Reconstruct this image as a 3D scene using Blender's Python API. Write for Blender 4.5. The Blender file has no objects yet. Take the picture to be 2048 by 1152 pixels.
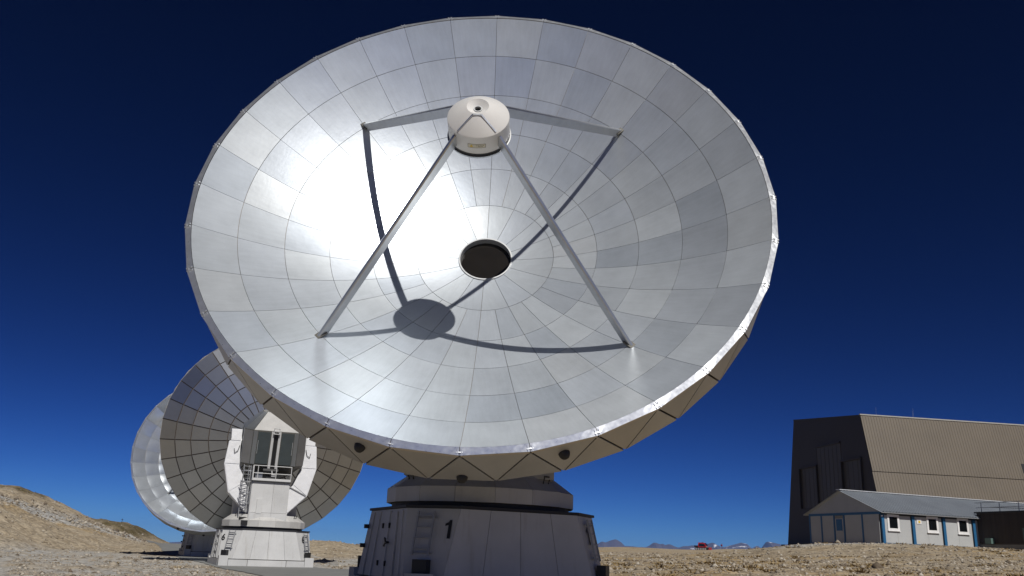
import bpy, math, random
import numpy as np
from mathutils import Matrix, Vector
PI = math.pi
R = math.radians
random.seed(7)
rng = np.random.default_rng(11)
sc = bpy.context.scene
col = sc.collection

# ------------------------------------------------------------------ camera
cam_d = bpy.data.cameras.new('camera')
cam_d.sensor_fit = 'HORIZONTAL'
cam_d.sensor_width = 36.0
cam_d.lens = 36.0 * 1746.95 / 2048.0
cam_d.clip_start = 0.1
cam_d.clip_end = 60000
cam = bpy.data.objects.new('camera', cam_d)
col.objects.link(cam)
PITCH, ROLL = R(16.85), R(-2.171)
fw = Vector((0, math.cos(PITCH), math.sin(PITCH)))
rt = Vector((1, 0, 0))
dn = fw.cross(rt)
r2 = rt * math.cos(ROLL) + dn * math.sin(ROLL)
d2 = -rt * math.sin(ROLL) + dn * math.cos(ROLL)
cm = Matrix((r2, -d2, -fw)).transposed().to_4x4()
cm.translation = (0, 0, 1.6)
cam.matrix_world = cm
sc.camera = cam

# ------------------------------------------------------------------ sky and sun
SUN = Vector((0.2521, -0.6379, 0.7277)).normalized()
sun_el = math.asin(SUN.z)
world = bpy.data.worlds.new('World')
sc.world = world
world.use_nodes = True
wn = world.node_tree
wn.nodes.clear()
sky = wn.nodes.new('ShaderNodeTexSky')
sky.sky_type = 'NISHITA'
sky.sun_disc = False
sky.sun_elevation = sun_el
sky.sun_rotation = math.atan2(SUN.x, SUN.y)
sky.altitude = 2550
sky.air_density = 0.75
sky.dust_density = 0.0
sky.ozone_density = 10.0
gam = wn.nodes.new('ShaderNodeGamma')
gam.inputs['Gamma'].default_value = 1.98       # thin, very clear alpine air: deep blue overhead
pre = wn.nodes.new('ShaderNodeVectorMath'); pre.operation = 'SCALE'; pre.inputs['Scale'].default_value = 0.325
bg = wn.nodes.new('ShaderNodeBackground')
bg.inputs['Strength'].default_value = 0.05
wo = wn.nodes.new('ShaderNodeOutputWorld')
wn.links.new(sky.outputs[0], pre.inputs[0])
wn.links.new(pre.outputs[0], gam.inputs[0])
wn.links.new(gam.outputs[0], bg.inputs[0])
wn.links.new(bg.outputs[0], wo.inputs[0])
sun_d = bpy.data.lights.new('sun', 'SUN')
sun_d.energy = 4.35
sun_d.angle = R(0.53)
sun_d.color = (1.0, 0.96, 0.90)
sun = bpy.data.objects.new('sun', sun_d)
col.objects.link(sun)
sun.rotation_euler = SUN.to_track_quat('Z', 'Y').to_euler()
sun.location = (0, -30, 60)

vs = sc.view_settings
vs.view_transform = 'Standard'
vs.look = 'None'
vs.gamma = 1.0
vs.exposure = 0.0
vs.use_curve_mapping = False
sc.cycles.use_denoising = True
try:
    sc.cycles.denoiser = 'OPENIMAGEDENOISE'
except Exception:
    pass
sc.cycles.max_bounces = 8
sc.cycles.glossy_bounces = 5
sc.cycles.diffuse_bounces = 4
sc.cycles.volume_bounces = 1
sc.cycles.sample_clamp_indirect = 2.5
sc.cycles.caustics_refractive = False

# ------------------------------------------------------------------ materials
def new_mat(name):
    m = bpy.data.materials.new(name)
    m.use_nodes = True
    nt = m.node_tree
    p = nt.nodes['Principled BSDF']
    return m, nt, p

def nd(nt, typ, **kw):
    n = nt.nodes.new(typ)
    for k, v in kw.items():
        if k in n.inputs.keys():
            n.inputs[k].default_value = v
        else:
            setattr(n, k, v)
    return n

def principled(name, c, rough=0.6, metal=0.0, var=0.12, scale=2.0, bump=0.0, bscale=40.0, streak=0.0, dirt=None, rvar=0.0, objvar=0.0, stretch=None):
    """one colour, broken by noise, optional vertical streaks of dirt, fine relief"""
    m, nt, p = new_mat(name)
    L = nt.links.new
    p.inputs['Roughness'].default_value = rough
    p.inputs['Metallic'].default_value = metal
    tc = nd(nt, 'ShaderNodeTexCoord')
    src = tc.outputs['Object']
    if stretch:
        mp = nd(nt, 'ShaderNodeMapping')
        mp.inputs['Scale'].default_value = stretch
        L(src, mp.inputs[0])
        src = mp.outputs[0]
    n1 = nd(nt, 'ShaderNodeTexNoise', Scale=scale, Detail=6.0, Roughness=0.62)
    L(src, n1.inputs['Vector'])
    ramp = nd(nt, 'ShaderNodeMapRange')
    ramp.inputs['From Min'].default_value = 0.3
    ramp.inputs['From Max'].default_value = 0.7
    ramp.inputs['To Min'].default_value = 1 - var
    ramp.inputs['To Max'].default_value = 1 + var * 0.6
    L(n1.outputs[0], ramp.inputs[0])
    val = ramp.outputs[0]
    if objvar:
        oi = nd(nt, 'ShaderNodeObjectInfo')
        mr = nd(nt, 'ShaderNodeMapRange')
        mr.inputs['To Min'].default_value = 1 - objvar
        mr.inputs['To Max'].default_value = 1 + objvar * 0.5
        L(oi.outputs['Random'], mr.inputs[0])
        mu = nd(nt, 'ShaderNodeMath', operation='MULTIPLY')
        L(val, mu.inputs[0]); L(mr.outputs[0], mu.inputs[1])
        val = mu.outputs[0]
    vm = nd(nt, 'ShaderNodeVectorMath', operation='SCALE')
    vm.inputs[0].default_value = tuple(q * 0.86 for q in c) if metal < 0.5 else c
    L(val, vm.inputs['Scale'])
    out = vm.outputs[0]
    if streak:
        mp2 = nd(nt, 'ShaderNodeMapping')
        mp2.inputs['Scale'].default_value = (5.0, 5.0, 0.35)
        L(tc.outputs['Object'], mp2.inputs[0])
        n2 = nd(nt, 'ShaderNodeTexNoise', Scale=1.3, Detail=5.0, Roughness=0.6)
        L(mp2.outputs[0], n2.inputs['Vector'])
        mr2 = nd(nt, 'ShaderNodeMapRange')
        mr2.inputs['From Min'].default_value = 0.56
        mr2.inputs['From Max'].default_value = 0.8
        mr2.inputs['To Max'].default_value = streak
        L(n2.outputs[0], mr2.inputs[0])
        mx = nd(nt, 'ShaderNodeMix', data_type='RGBA')
        mx.inputs['B'].default_value = (*(dirt or (0.2, 0.17, 0.13)), 1)
        L(mr2.outputs[0], mx.inputs['Factor'])
        L(out, mx.inputs['A'])
        out = mx.outputs['Result']
    L(out, p.inputs['Base Color'])
    if rvar:
        mr3 = nd(nt, 'ShaderNodeMapRange')
        mr3.inputs['From Min'].default_value = 0.3
        mr3.inputs['From Max'].default_value = 0.7
        mr3.inputs['To Min'].default_value = rough - rvar
        mr3.inputs['To Max'].default_value = rough + rvar
        n4 = nd(nt, 'ShaderNodeTexNoise', Scale=scale * 2.3, Detail=4.0)
        L(src, n4.inputs['Vector'])
        L(n4.outputs[0], mr3.inputs[0])
        L(mr3.outputs[0], p.inputs['Roughness'])
    if bump:
        n3 = nd(nt, 'ShaderNodeTexNoise', Scale=bscale, Detail=4.0)
        L(src, n3.inputs['Vector'])
        b = nd(nt, 'ShaderNodeBump', Strength=bump, Distance=0.02)
        L(n3.outputs[0], b.inputs['Height'])
        L(b.outputs[0], p.inputs['Normal'])
    return m

def panel_material(name, r0=0.315, r1=0.34, mix=0.55):
    """etched aluminium reflector panel: broad metallic lobe over a scattering base, each panel of slightly different finish"""
    m, nt, p = new_mat(name)
    L = nt.links.new
    oi = nd(nt, 'ShaderNodeObjectInfo')
    tc = nd(nt, 'ShaderNodeTexCoord')
    ramp = nd(nt, 'ShaderNodeValToRGB')
    e = ramp.color_ramp.elements
    e[0].position = 0.0; e[0].color = (0.55, 0.605, 0.67, 1)
    e[1].position = 1.0; e[1].color = (0.66, 0.70, 0.735, 1)
    for pos, c in ((0.2, (0.60, 0.65, 0.71, 1)), (0.6, (0.62, 0.67, 0.72, 1)), (0.85, (0.635, 0.685, 0.73, 1))):
        q = e.new(pos); q.color = c
    L(oi.outputs['Random'], ramp.inputs[0])
    n1 = nd(nt, 'ShaderNodeTexNoise', Scale=1.1, Detail=5.0, Roughness=0.6)
    L(tc.outputs['Object'], n1.inputs['Vector'])
    mr = nd(nt, 'ShaderNodeMapRange')
    mr.inputs['From Min'].default_value = 0.3; mr.inputs['From Max'].default_value = 0.7
    mr.inputs['To Min'].default_value = 0.90; mr.inputs['To Max'].default_value = 1.05
    L(n1.outputs[0], mr.inputs[0])
    mp = nd(nt, 'ShaderNodeMapping'); mp.inputs['Scale'].default_value = (7.0, 0.7, 1.0)
    L(tc.outputs['Object'], mp.inputs[0])
    n2 = nd(nt, 'ShaderNodeTexNoise', Scale=1.6, Detail=6.0, Roughness=0.65); L(mp.outputs[0], n2.inputs['Vector'])
    ms2 = nd(nt, 'ShaderNodeMapRange')
    ms2.inputs['From Min'].default_value = 0.3; ms2.inputs['From Max'].default_value = 0.7
    ms2.inputs['To Min'].default_value = 0.95; ms2.inputs['To Max'].default_value = 1.04
    L(n2.outputs[0], ms2.inputs[0])
    mm = nd(nt, 'ShaderNodeMath', operation='MULTIPLY'); L(mr.outputs[0], mm.inputs[0]); L(ms2.outputs[0], mm.inputs[1])
    vm = nd(nt, 'ShaderNodeVectorMath', operation='SCALE')
    L(ramp.outputs[0], vm.inputs[0]); L(mm.outputs[0], vm.inputs['Scale'])
    L(vm.outputs[0], p.inputs['Base Color'])
    p.inputs['Metallic'].default_value = 1.0
    mr2 = nd(nt, 'ShaderNodeMapRange')
    mr2.inputs['To Min'].default_value = r0; mr2.inputs['To Max'].default_value = r1
    mul = nd(nt, 'ShaderNodeMath', operation='MULTIPLY'); mul.inputs[1].default_value = 7.31
    fr = nd(nt, 'ShaderNodeMath', operation='FRACT')
    L(oi.outputs['Random'], mul.inputs[0]); L(mul.outputs[0], fr.inputs[0]); L(fr.outputs[0], mr2.inputs[0])
    L(mr2.outputs[0], p.inputs['Roughness'])
    n3 = nd(nt, 'ShaderNodeTexNoise', Scale=9.0, Detail=3.0)
    L(tc.outputs['Object'], n3.inputs['Vector'])
    b = nd(nt, 'ShaderNodeBump', Strength=0.06, Distance=0.02)
    L(n3.outputs[0], b.inputs['Height'])
    L(b.outputs[0], p.inputs['Normal'])
    df = nd(nt, 'ShaderNodeBsdfDiffuse')
    vm2 = nd(nt, 'ShaderNodeVectorMath', operation='SCALE'); vm2.inputs['Scale'].default_value = 0.66
    L(vm.outputs[0], vm2.inputs[0]); L(vm2.outputs[0], df.inputs[0])
    ms = nd(nt, 'ShaderNodeMixShader'); mrm = nd(nt, 'ShaderNodeMapRange'); mrm.inputs['To Min'].default_value = mix - 0.08; mrm.inputs['To Max'].default_value = mix + 0.08
    mul2 = nd(nt, 'ShaderNodeMath', operation='MULTIPLY'); mul2.inputs[1].default_value = 13.7
    fr2 = nd(nt, 'ShaderNodeMath', operation='FRACT')
    L(oi.outputs['Random'], mul2.inputs[0]); L(mul2.outputs[0], fr2.inputs[0]); L(fr2.outputs[0], mrm.inputs[0]); L(mrm.outputs[0], ms.inputs[0])
    out = [n for n in nt.nodes if n.type == 'OUTPUT_MATERIAL'][0]
    L(p.outputs[0], ms.inputs[1]); L(df.outputs[0], ms.inputs[2]); L(ms.outputs[0], out.inputs[0])
    return m

M = {}
M['panel'] = panel_material('etched_aluminium')
M['panel_far'] = panel_material('etched_aluminium_far', 0.20, 0.25, 0.40)
M['backing'] = principled('seam_dark', (0.10, 0.08, 0.065), 0.8)
M['seam'] = principled('reflector_underframe', (0.30, 0.25, 0.20), 0.8)
M['back_clad'] = principled('back_cladding', (0.41, 0.43, 0.455), 0.36, 1.0, var=0.08, scale=0.8, objvar=0.14, bump=0.08, bscale=6)
M['side_clad'] = principled('side_cladding', (0.46, 0.46, 0.455), 0.5, 0.6, var=0.1, scale=0.9, objvar=0.08)
M['rim'] = principled('rim_foil', (0.72, 0.75, 0.79), 0.31, 0.84, var=0.10, scale=5, bump=0.05, bscale=5, rvar=0.04)
M['lip'] = principled('rim_lip', (0.56, 0.50, 0.42), 0.6)
M['alu'] = principled('brushed_aluminium', (0.52, 0.53, 0.54), 0.34, 0.95, var=0.1, scale=3)
M['galv'] = principled('galvanised_steel', (0.40, 0.41, 0.42), 0.55, 0.6, var=0.15, scale=6)
M['foil'] = principled('arm_sheet_metal', (0.86, 0.87, 0.89), 0.5, 0.25, var=0.05, scale=1.2, bump=0.9, bscale=2.2, objvar=0.03)
M['white'] = principled('white_paint', (0.58, 0.585, 0.585), 0.5, 0.0, var=0.09, scale=1.1, streak=0.45, dirt=(0.30, 0.27, 0.23), objvar=0.06, bump=0.05, bscale=12)
M['cap_white'] = principled('housing_white', (0.74, 0.73, 0.71), 0.36, 0.0, var=0.04, scale=2)
M['turn'] = principled('turntable_paint', (0.56, 0.555, 0.54), 0.5, 0.1, var=0.1, scale=1.3, streak=0.3, dirt=(0.25, 0.22, 0.19), objvar=0.06)
M['dark'] = principled('dark_rubber', (0.02, 0.02, 0.022), 0.6)
M['black'] = principled('black_paint', (0.012, 0.012, 0.013), 0.45)
M['cab'] = principled('cabin_sheet', (0.36, 0.38, 0.40), 0.36, 0.85, var=0.1, scale=1.4, objvar=0.1, bump=0.1, bscale=3)
M['cab_door'] = principled('cabin_door_tint', (0.07, 0.085, 0.09), 0.3, 0.2, var=0.12, scale=2)
M['cab_under'] = principled('cabin_underside', (0.12, 0.115, 0.10), 0.6, 0.2)
M['membrane'] = principled('vertex_membrane', (0.014, 0.012, 0.010), 0.16, 0.0, var=0.2, scale=2.5)
M['label'] = principled('label_paper', (0.66, 0.62, 0.48), 0.5)
M['yellow'] = principled('warning_yellow', (0.70, 0.48, 0.03), 0.5)
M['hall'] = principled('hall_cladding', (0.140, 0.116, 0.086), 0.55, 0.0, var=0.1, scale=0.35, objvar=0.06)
M['hall_end'] = principled('hall_cladding_shaded', (0.042, 0.036, 0.03), 0.6, 0.0, var=0.1, scale=0.35)  # hall cladding again, darkened: the end wall's shade is in the colour
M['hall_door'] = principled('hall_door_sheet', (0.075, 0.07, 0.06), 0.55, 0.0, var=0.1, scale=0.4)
M['hall_edge'] = principled('hall_parapet', (0.42, 0.41, 0.38), 0.5)
M['hut_wall'] = principled('hut_panel', (0.46, 0.475, 0.48), 0.55, var=0.06, scale=0.8, streak=0.12, objvar=0.04)
M['hut_gable'] = principled('hut_gable_sheet', (0.40, 0.42, 0.44), 0.5, var=0.06, scale=1)
M['hut_blue'] = principled('hut_blue_steel', (0.025, 0.125, 0.27), 0.4, var=0.1, scale=3)
M['hut_roof'] = principled('hut_roof_sheet', (0.34, 0.375, 0.42), 0.45, 0.3, var=0.08, scale=0.7, objvar=0.05)
M['ridge'] = principled('ridge_cap', (0.74, 0.75, 0.75), 0.4, 0.3)
M['frame_white'] = principled('window_frame_white', (0.80, 0.80, 0.80), 0.4)
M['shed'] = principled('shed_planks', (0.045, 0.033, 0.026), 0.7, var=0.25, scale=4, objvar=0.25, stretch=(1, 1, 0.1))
M['concrete'] = principled('concrete', (0.30, 0.29, 0.26), 0.85, var=0.15, scale=2)
M['red'] = principled('red_paint', (0.42, 0.015, 0.02), 0.35)
M['jacket'] = principled('jacket_cloth', (0.22, 0.008, 0.03), 0.8)
M['trousers'] = principled('trousers_cloth', (0.02, 0.02, 0.03), 0.8)
M['skin'] = principled('skin', (0.45, 0.28, 0.2), 0.5)
M['hair'] = principled('hair_dark', (0.03, 0.02, 0.015), 0.6)
M['lamp'] = principled('headlamp_lens', (0.85, 0.8, 0.75), 0.1)
M['asphalt'] = principled('worn_asphalt', (0.20, 0.205, 0.20), 0.9, var=0.14, scale=0.9, bump=0.3, bscale=14)
M['green_box'] = principled('green_crate', (0.10, 0.17, 0.15), 0.6)

def glass_mat():
    m, nt, p = new_mat('window_glass')
    p.inputs['Base Color'].default_value = (0.006, 0.007, 0.008, 1)
    p.inputs['Roughness'].default_value = 0.04
    return m
M['glass'] = glass_mat()

# ------------------------------------------------------------------ mesh helpers
class MB:
    def __init__(self):
        self.v = []; self.f = []; self.mi = []
    def add(self, verts, faces, mi=0):
        b = len(self.v)
        self.v += [tuple(p) for p in verts]
        self.f += [tuple(b + i for i in f) for f in faces]
        self.mi += [mi] * len(faces)
        return self
    def box(self, c, s, rz=0.0, mi=0):
        x, y, z = s[0] / 2, s[1] / 2, s[2] / 2
        pts = [Vector((a, b, d)) for d in (-z, z) for a, b in ((-x, -y), (x, -y), (x, y), (-x, y))]
        if rz:
            m = Matrix.Rotation(rz, 3, 'Z'); pts = [m @ p for p in pts]
        c = Vector(c)
        return self.add([p + c for p in pts], [(3, 2, 1, 0), (4, 5, 6, 7), (0, 1, 5, 4), (1, 2, 6, 5), (2, 3, 7, 6), (3, 0, 4, 7)], mi)
    def loft(self, a, b, caps=True, mi=0):
        n = len(a)
        f = [(i, (i + 1) % n, n + (i + 1) % n, n + i) for i in range(n)]
        if caps:
            f += [tuple(range(n - 1, -1, -1)), tuple(range(n, 2 * n))]
        return self.add(list(a) + list(b), f, mi)
    def slab(self, pts, t, mi=0):
        """flat piece: outer face pts (counter-clockwise from outside), thickness t inward"""
        p = [Vector(q) for q in pts]
        n = Vector((0, 0, 0))
        for i in range(len(p)):
            n += p[i].cross(p[(i + 1) % len(p)])
        n.normalize()
        return self.loft([q - n * t for q in p], p, True, mi)
    def bar(self, p, q, w, h=None, up=(0, 0, 1), mi=0):
        p, q = Vector(p), Vector(q); h = h or w
        d = (q - p).normalized(); u = Vector(up)
        if abs(d.dot(u)) > 0.95: u = Vector((0, 1, 0)) if abs(d.y) < 0.9 else Vector((1, 0, 0))
        s = d.cross(u).normalized(); u = s.cross(d)
        o = [s * a * w / 2 + u * b * h / 2 for a, b in ((-1, -1), (1, -1), (1, 1), (-1, 1))]
        return self.loft([p + k for k in o], [q + k for k in o], True, mi)
    def tube(self, p, q, r, n=8, r1=None, mi=0):
        p, q = Vector(p), Vector(q); d = (q - p).normalized()
        s = d.orthogonal().normalized(); u = d.cross(s); r1 = r if r1 is None else r1
        a = [p + (s * math.cos(2 * PI * i / n) + u * math.sin(2 * PI * i / n)) * r for i in range(n)]
        b = [q + (s * math.cos(2 * PI * i / n) + u * math.sin(2 * PI * i / n)) * r1 for i in range(n)]
        return self.loft(a, b, True, mi)
    def lathe(self, prof, n=48, close=False, mi=0):
        """profile of (r, z) spun about Z"""
        vs = []; k = len(prof)
        for i in range(n):
            t = 2 * PI * i / n
            vs += [(r * math.cos(t), r * math.sin(t), z) for r, z in prof]
        f = []
        for i in range(n):
            j = (i + 1) % n
            for a in range(k if close else k - 1):
                b = (a + 1) % k
                f.append((i * k + a, j * k + a, j * k + b, i * k + b))
        return self.add(vs, f, mi)
    def mesh(self, name, mat, smooth=False, angle=None):
        me = bpy.data.meshes.new(name)
        me.from_pydata(self.v, [], self.f)
        for m in (mat if isinstance(mat, (list, tuple)) else [mat]):
            me.materials.append(m)
        if any(self.mi): me.polygons.foreach_set('material_index', self.mi)
        if smooth: me.polygons.foreach_set('use_smooth', [True] * len(me.polygons))
        me.update()
        if angle:
            try: me.set_sharp_from_angle(angle=angle)
            except Exception: pass
        return me
    def build(self, name, mat, parent=None, mtx=None, smooth=False, angle=None):
        return link(name, self.mesh(name, mat, smooth, angle), parent, mtx)

def link(name, me, parent=None, mtx=None):
    o = bpy.data.objects.new(name, me)
    col.objects.link(o)
    if parent is not None: o.parent = parent
    if mtx is not None: o.matrix_basis = mtx
    return o

def thing(name, label, cat, loc, rz=0.0, group=None):
    o = bpy.data.objects.new(name, None)
    o.empty_display_size = 0.5
    col.objects.link(o)
    o.matrix_basis = Matrix.Translation(Vector(loc)) @ Matrix.Rotation(rz, 4, 'Z')
    return tag(o, label, cat, group)

def tag(o, label, cat, group=None):
    o['label'] = label; o['category'] = cat
    if group: o['group'] = group
    return o

def text_mesh(s, size, depth=0.004, bold=0.0):
    cu = bpy.data.curves.new('number', 'FONT')
    cu.body = s; cu.size = size; cu.extrude = depth; cu.offset = bold
    cu.align_x = 'CENTER'; cu.align_y = 'CENTER'
    ob = bpy.data.objects.new('number', cu)
    col.objects.link(ob)
    bpy.context.view_layer.update()
    me = bpy.data.meshes.new_from_object(ob.evaluated_get(bpy.context.evaluated_depsgraph_get()))
    bpy.data.objects.remove(ob)
    return me

# ------------------------------------------------------------------ noise for terrain
_perm = rng.random((256, 256))
def vnoise(x, y):
    xi = np.floor(x).astype(int); yi = np.floor(y).astype(int)
    xf = x - xi; yf = y - yi
    u = xf * xf * (3 - 2 * xf); v = yf * yf * (3 - 2 * yf)
    g = lambda a, b: _perm[a & 255, b & 255]
    return (g(xi, yi) * (1 - u) + g(xi + 1, yi) * u) * (1 - v) + (g(xi, yi + 1) * (1 - u) + g(xi + 1, yi + 1) * u) * v
def fbm(x, y, o=4):
    s = 0; a = 0.5
    for i in range(o):
        s = s + a * (vnoise(x * 2 ** i + 17.3 * i, y * 2 ** i - 9.1 * i) - 0.5); a *= 0.5
    return s
def sstep(a, b, x):
    t = np.clip((x - a) / float(b - a), 0, 1); return t * t * (3 - 2 * t)

# site layout: three antennas on one straight track
SITE = R(24.0)
TD = np.array([0.407, -0.914])                       # along the track, towards the camera
A1 = Vector((-0.695, 26.98, 0.38))
A6 = Vector((-16.564, 62.753, 0.14))
A3 = Vector((-28.45, 90.5, 0.20))
HUT0 = Vector((30.651, 73.0, 3.357)); HUT_A = R(21)
HALL0 = Vector((42.598, 105.0, 18.98)); HALL_A = R(9)

CP = [(0, 0, 0), (-20, 0, 0.05), (20, 0, 0.3), (-45, 5, 0.0), (45, 5, 0.6), (0, -40, 0), (-40, -40, 0), (40, -40, 0.4), (0, -150, -1), (150, -100, 1), (-150, -100, 0),
      (-0.7, 27, .38), (-5, 27, .33), (3, 26, .5), (-2, 32, .38), (-9, 42, .27), (-15, 38, .05), (-30, 40, .0), (-45, 50, .1),
      (-16.5, 62.7, .14), (-20.5, 61, .12), (-12.5, 61, .15), (-14, 68, .16), (-20, 68, .14), (-36, 66, .12), (-29, 90.5, .2), (-33, 89, .2), (-25, 90, .22), (-40, 85, .2), (-38, 100, .3),
      (-40, 110, .9), (-23, 110, 2.1), (-19.5, 110, 1.95), (-16.8, 110, 1.45), (-8, 110, 1.6), (-9, 75, .6), (-5, 55, .5), (-55, 150, .3), (-68, 180, .4), (-35, 150, 1.2),
      (3.4, 30, .9), (6, 30, 1.0), (9.8, 30, 1.15), (13, 30, 1.25), (17, 30, 1.4), (28, 32, 1.6), (6, 55, 1.25), (14, 60, 1.7), (24, 52, 2.2), (36, 55, 2.6),
      (7, 70, 1.55), (16, 70, 1.95), (23, 70, 2.95), (27.5, 71, 3.3), (30, 70, 3.3), (36, 72, 3.3), (43, 72, 3.25), (60, 75, 3.4),
      (17, 85, 1.75), (20.5, 86, 1.95), (23, 88, 2.3), (28.5, 86, 3.3), (22, 100, 2.0), (27, 105, 2.5), (35, 90, 3.45), (45, 95, 3.6), (36, 122, 3.5), (42, 105, 3.6), (43, 150, 2.7), (60, 200, 3.4), (75, 250, 4.0), (70, 110, 4.2), (60, 140, 4.3),
      (15, 150, 2.1), (28, 120, 2.3), (35, 150, 2.4), (46, 200, 3.0), (60, 250, 3.7), (20, 200, 2.6), (27, 250, 3.4), (34, 300, 4.5), (48.7, 300, 4.75), (65, 300, 4.55), (72.5, 300, 5.25), (90, 300, 5.6), (120, 300, 5.8),
      (0, 200, 1.5), (0, 300, 1.0), (-60, 300, -1.5), (-120, 260, 0), (150, 250, 6), (150, 100, 5), (-110, 60, 1), (-110, 160, 2), (80, 380, 4.5), (0, 400, -2), (200, 400, 4)]
CP = np.array(CP, float)
def _phi(dx, dy): return np.sqrt(dx * dx + dy * dy + 36.0)
_A = _phi(CP[:, None, 0] - CP[None, :, 0], CP[:, None, 1] - CP[None, :, 1])
_n = len(CP)
_S = np.zeros((_n + 1, _n + 1)); _S[:_n, :_n] = _A; _S[:_n, _n] = 1; _S[_n, :_n] = 1
_W = np.linalg.solve(_S, np.append(CP[:, 2], 0))
HD = np.array([-6, 0, 3.6, 7.3, 11.9, 14.1, 17, 21, 32, 70, 200.]); HZ = np.array([0, 0.25, 1.7, 3.2, 5.3, 6.2, 6.9, 7.1, 7.4, 8.5, 9.])
def toe_d(x, y): return -x - (40 + (y - 71) * 0.163)
def ground_h(x, y):
    x = np.asarray(x, float); y = np.asarray(y, float)
    z = np.full(x.shape, _W[_n])
    xc = np.clip(x, -200, 220); yc = np.clip(y, -160, 420)
    for i in range(_n):
        z = z + _W[i] * _phi(xc - CP[i, 0], yc - CP[i, 1])
    d = toe_d(x, y)
    hill = np.interp(d + 2.2 * fbm(x / 9, y / 9, 3), HD, HZ)
    w = sstep(40, 80, y) * (1 - sstep(117, 165, y))
    z = z + hill * w
    d2 = -x - 68 - (y - 180) * 0.28
    z = z + np.interp(d2 + 2 * fbm(x / 12 + 5, y / 12, 3), [0, 2.7, 6, 8, 12, 30, 80], [0, 1.5, 3.3, 3.9, 4.3, 5.0, 6.5]) * sstep(150, 178, y) * (1 - sstep(200, 260, y))
    r = np.sqrt(x * x + y * y)
    z = z - 0.045 * np.clip(r - 360, 0, 5000) - 0.01 * np.clip(r - 5360, 0, None)
    return z
def on_track(x, y, half=3.9):
    dx = x - A1.x; dy = y - A1.y
    t = -(dx * TD[0] + dy * TD[1]); s = dx * TD[1] - dy * TD[0]
    return (np.abs(s) < half) & (t > -6) & (t < 150)
def ruts(x, y):
    dx = x - A1.x; dy = y - A1.y
    t = -(dx * TD[0] + dy * TD[1]); s = dx * TD[1] - dy * TD[0] + 0.9 * np.sin(t / 9.0)
    m = 0
    for c in (8.2, 10.0, -7.4, -9.2, 14.5, 16.3):
        m = m + np.exp(-((np.abs(s) * np.sign(s) - c) / 0.32) ** 2)
    return m * (t > -30) * (t < 75)
def pads(x, y):
    """flatness mask: 1 on the track and under buildings, where the ground is levelled"""
    m = np.zeros(np.shape(x))
    m = np.maximum(m, on_track(x, y, 5.0) * 1.0)
    for a in (A1, A6, A3):
        m = np.maximum(m, (np.hypot(x - a.x, y - a.y) < 6.0) * 1.0)
    return m
def rough_h(x, y):
    z = ground_h(x, y)
    r = np.hypot(x, y)
    k = np.clip(1 - pads(x, y), 0, 1)
    d = toe_d(x, y)
    hillk = sstep(-2, 6, d) * sstep(50, 80, y)
    z = z + k * (0.22 * fbm(x / 3.1, y / 3.1, 4) + 0.10 * fbm(x / 0.7, y / 0.7, 2)) * (1 - sstep(90, 190, r))
    z = z - 0.07 * ruts(x, y)
    z = z + k * hillk * (0.9 * fbm(x / 4.0 + 3, y / 4.0, 4) + 0.35 * fbm(x / 0.9, y / 0.9, 2))
    z = z + np.where(r > 1500, 60 * fbm(x / 900, y / 900, 4), 0) * sstep(1500, 3500, r)
    return z

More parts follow.
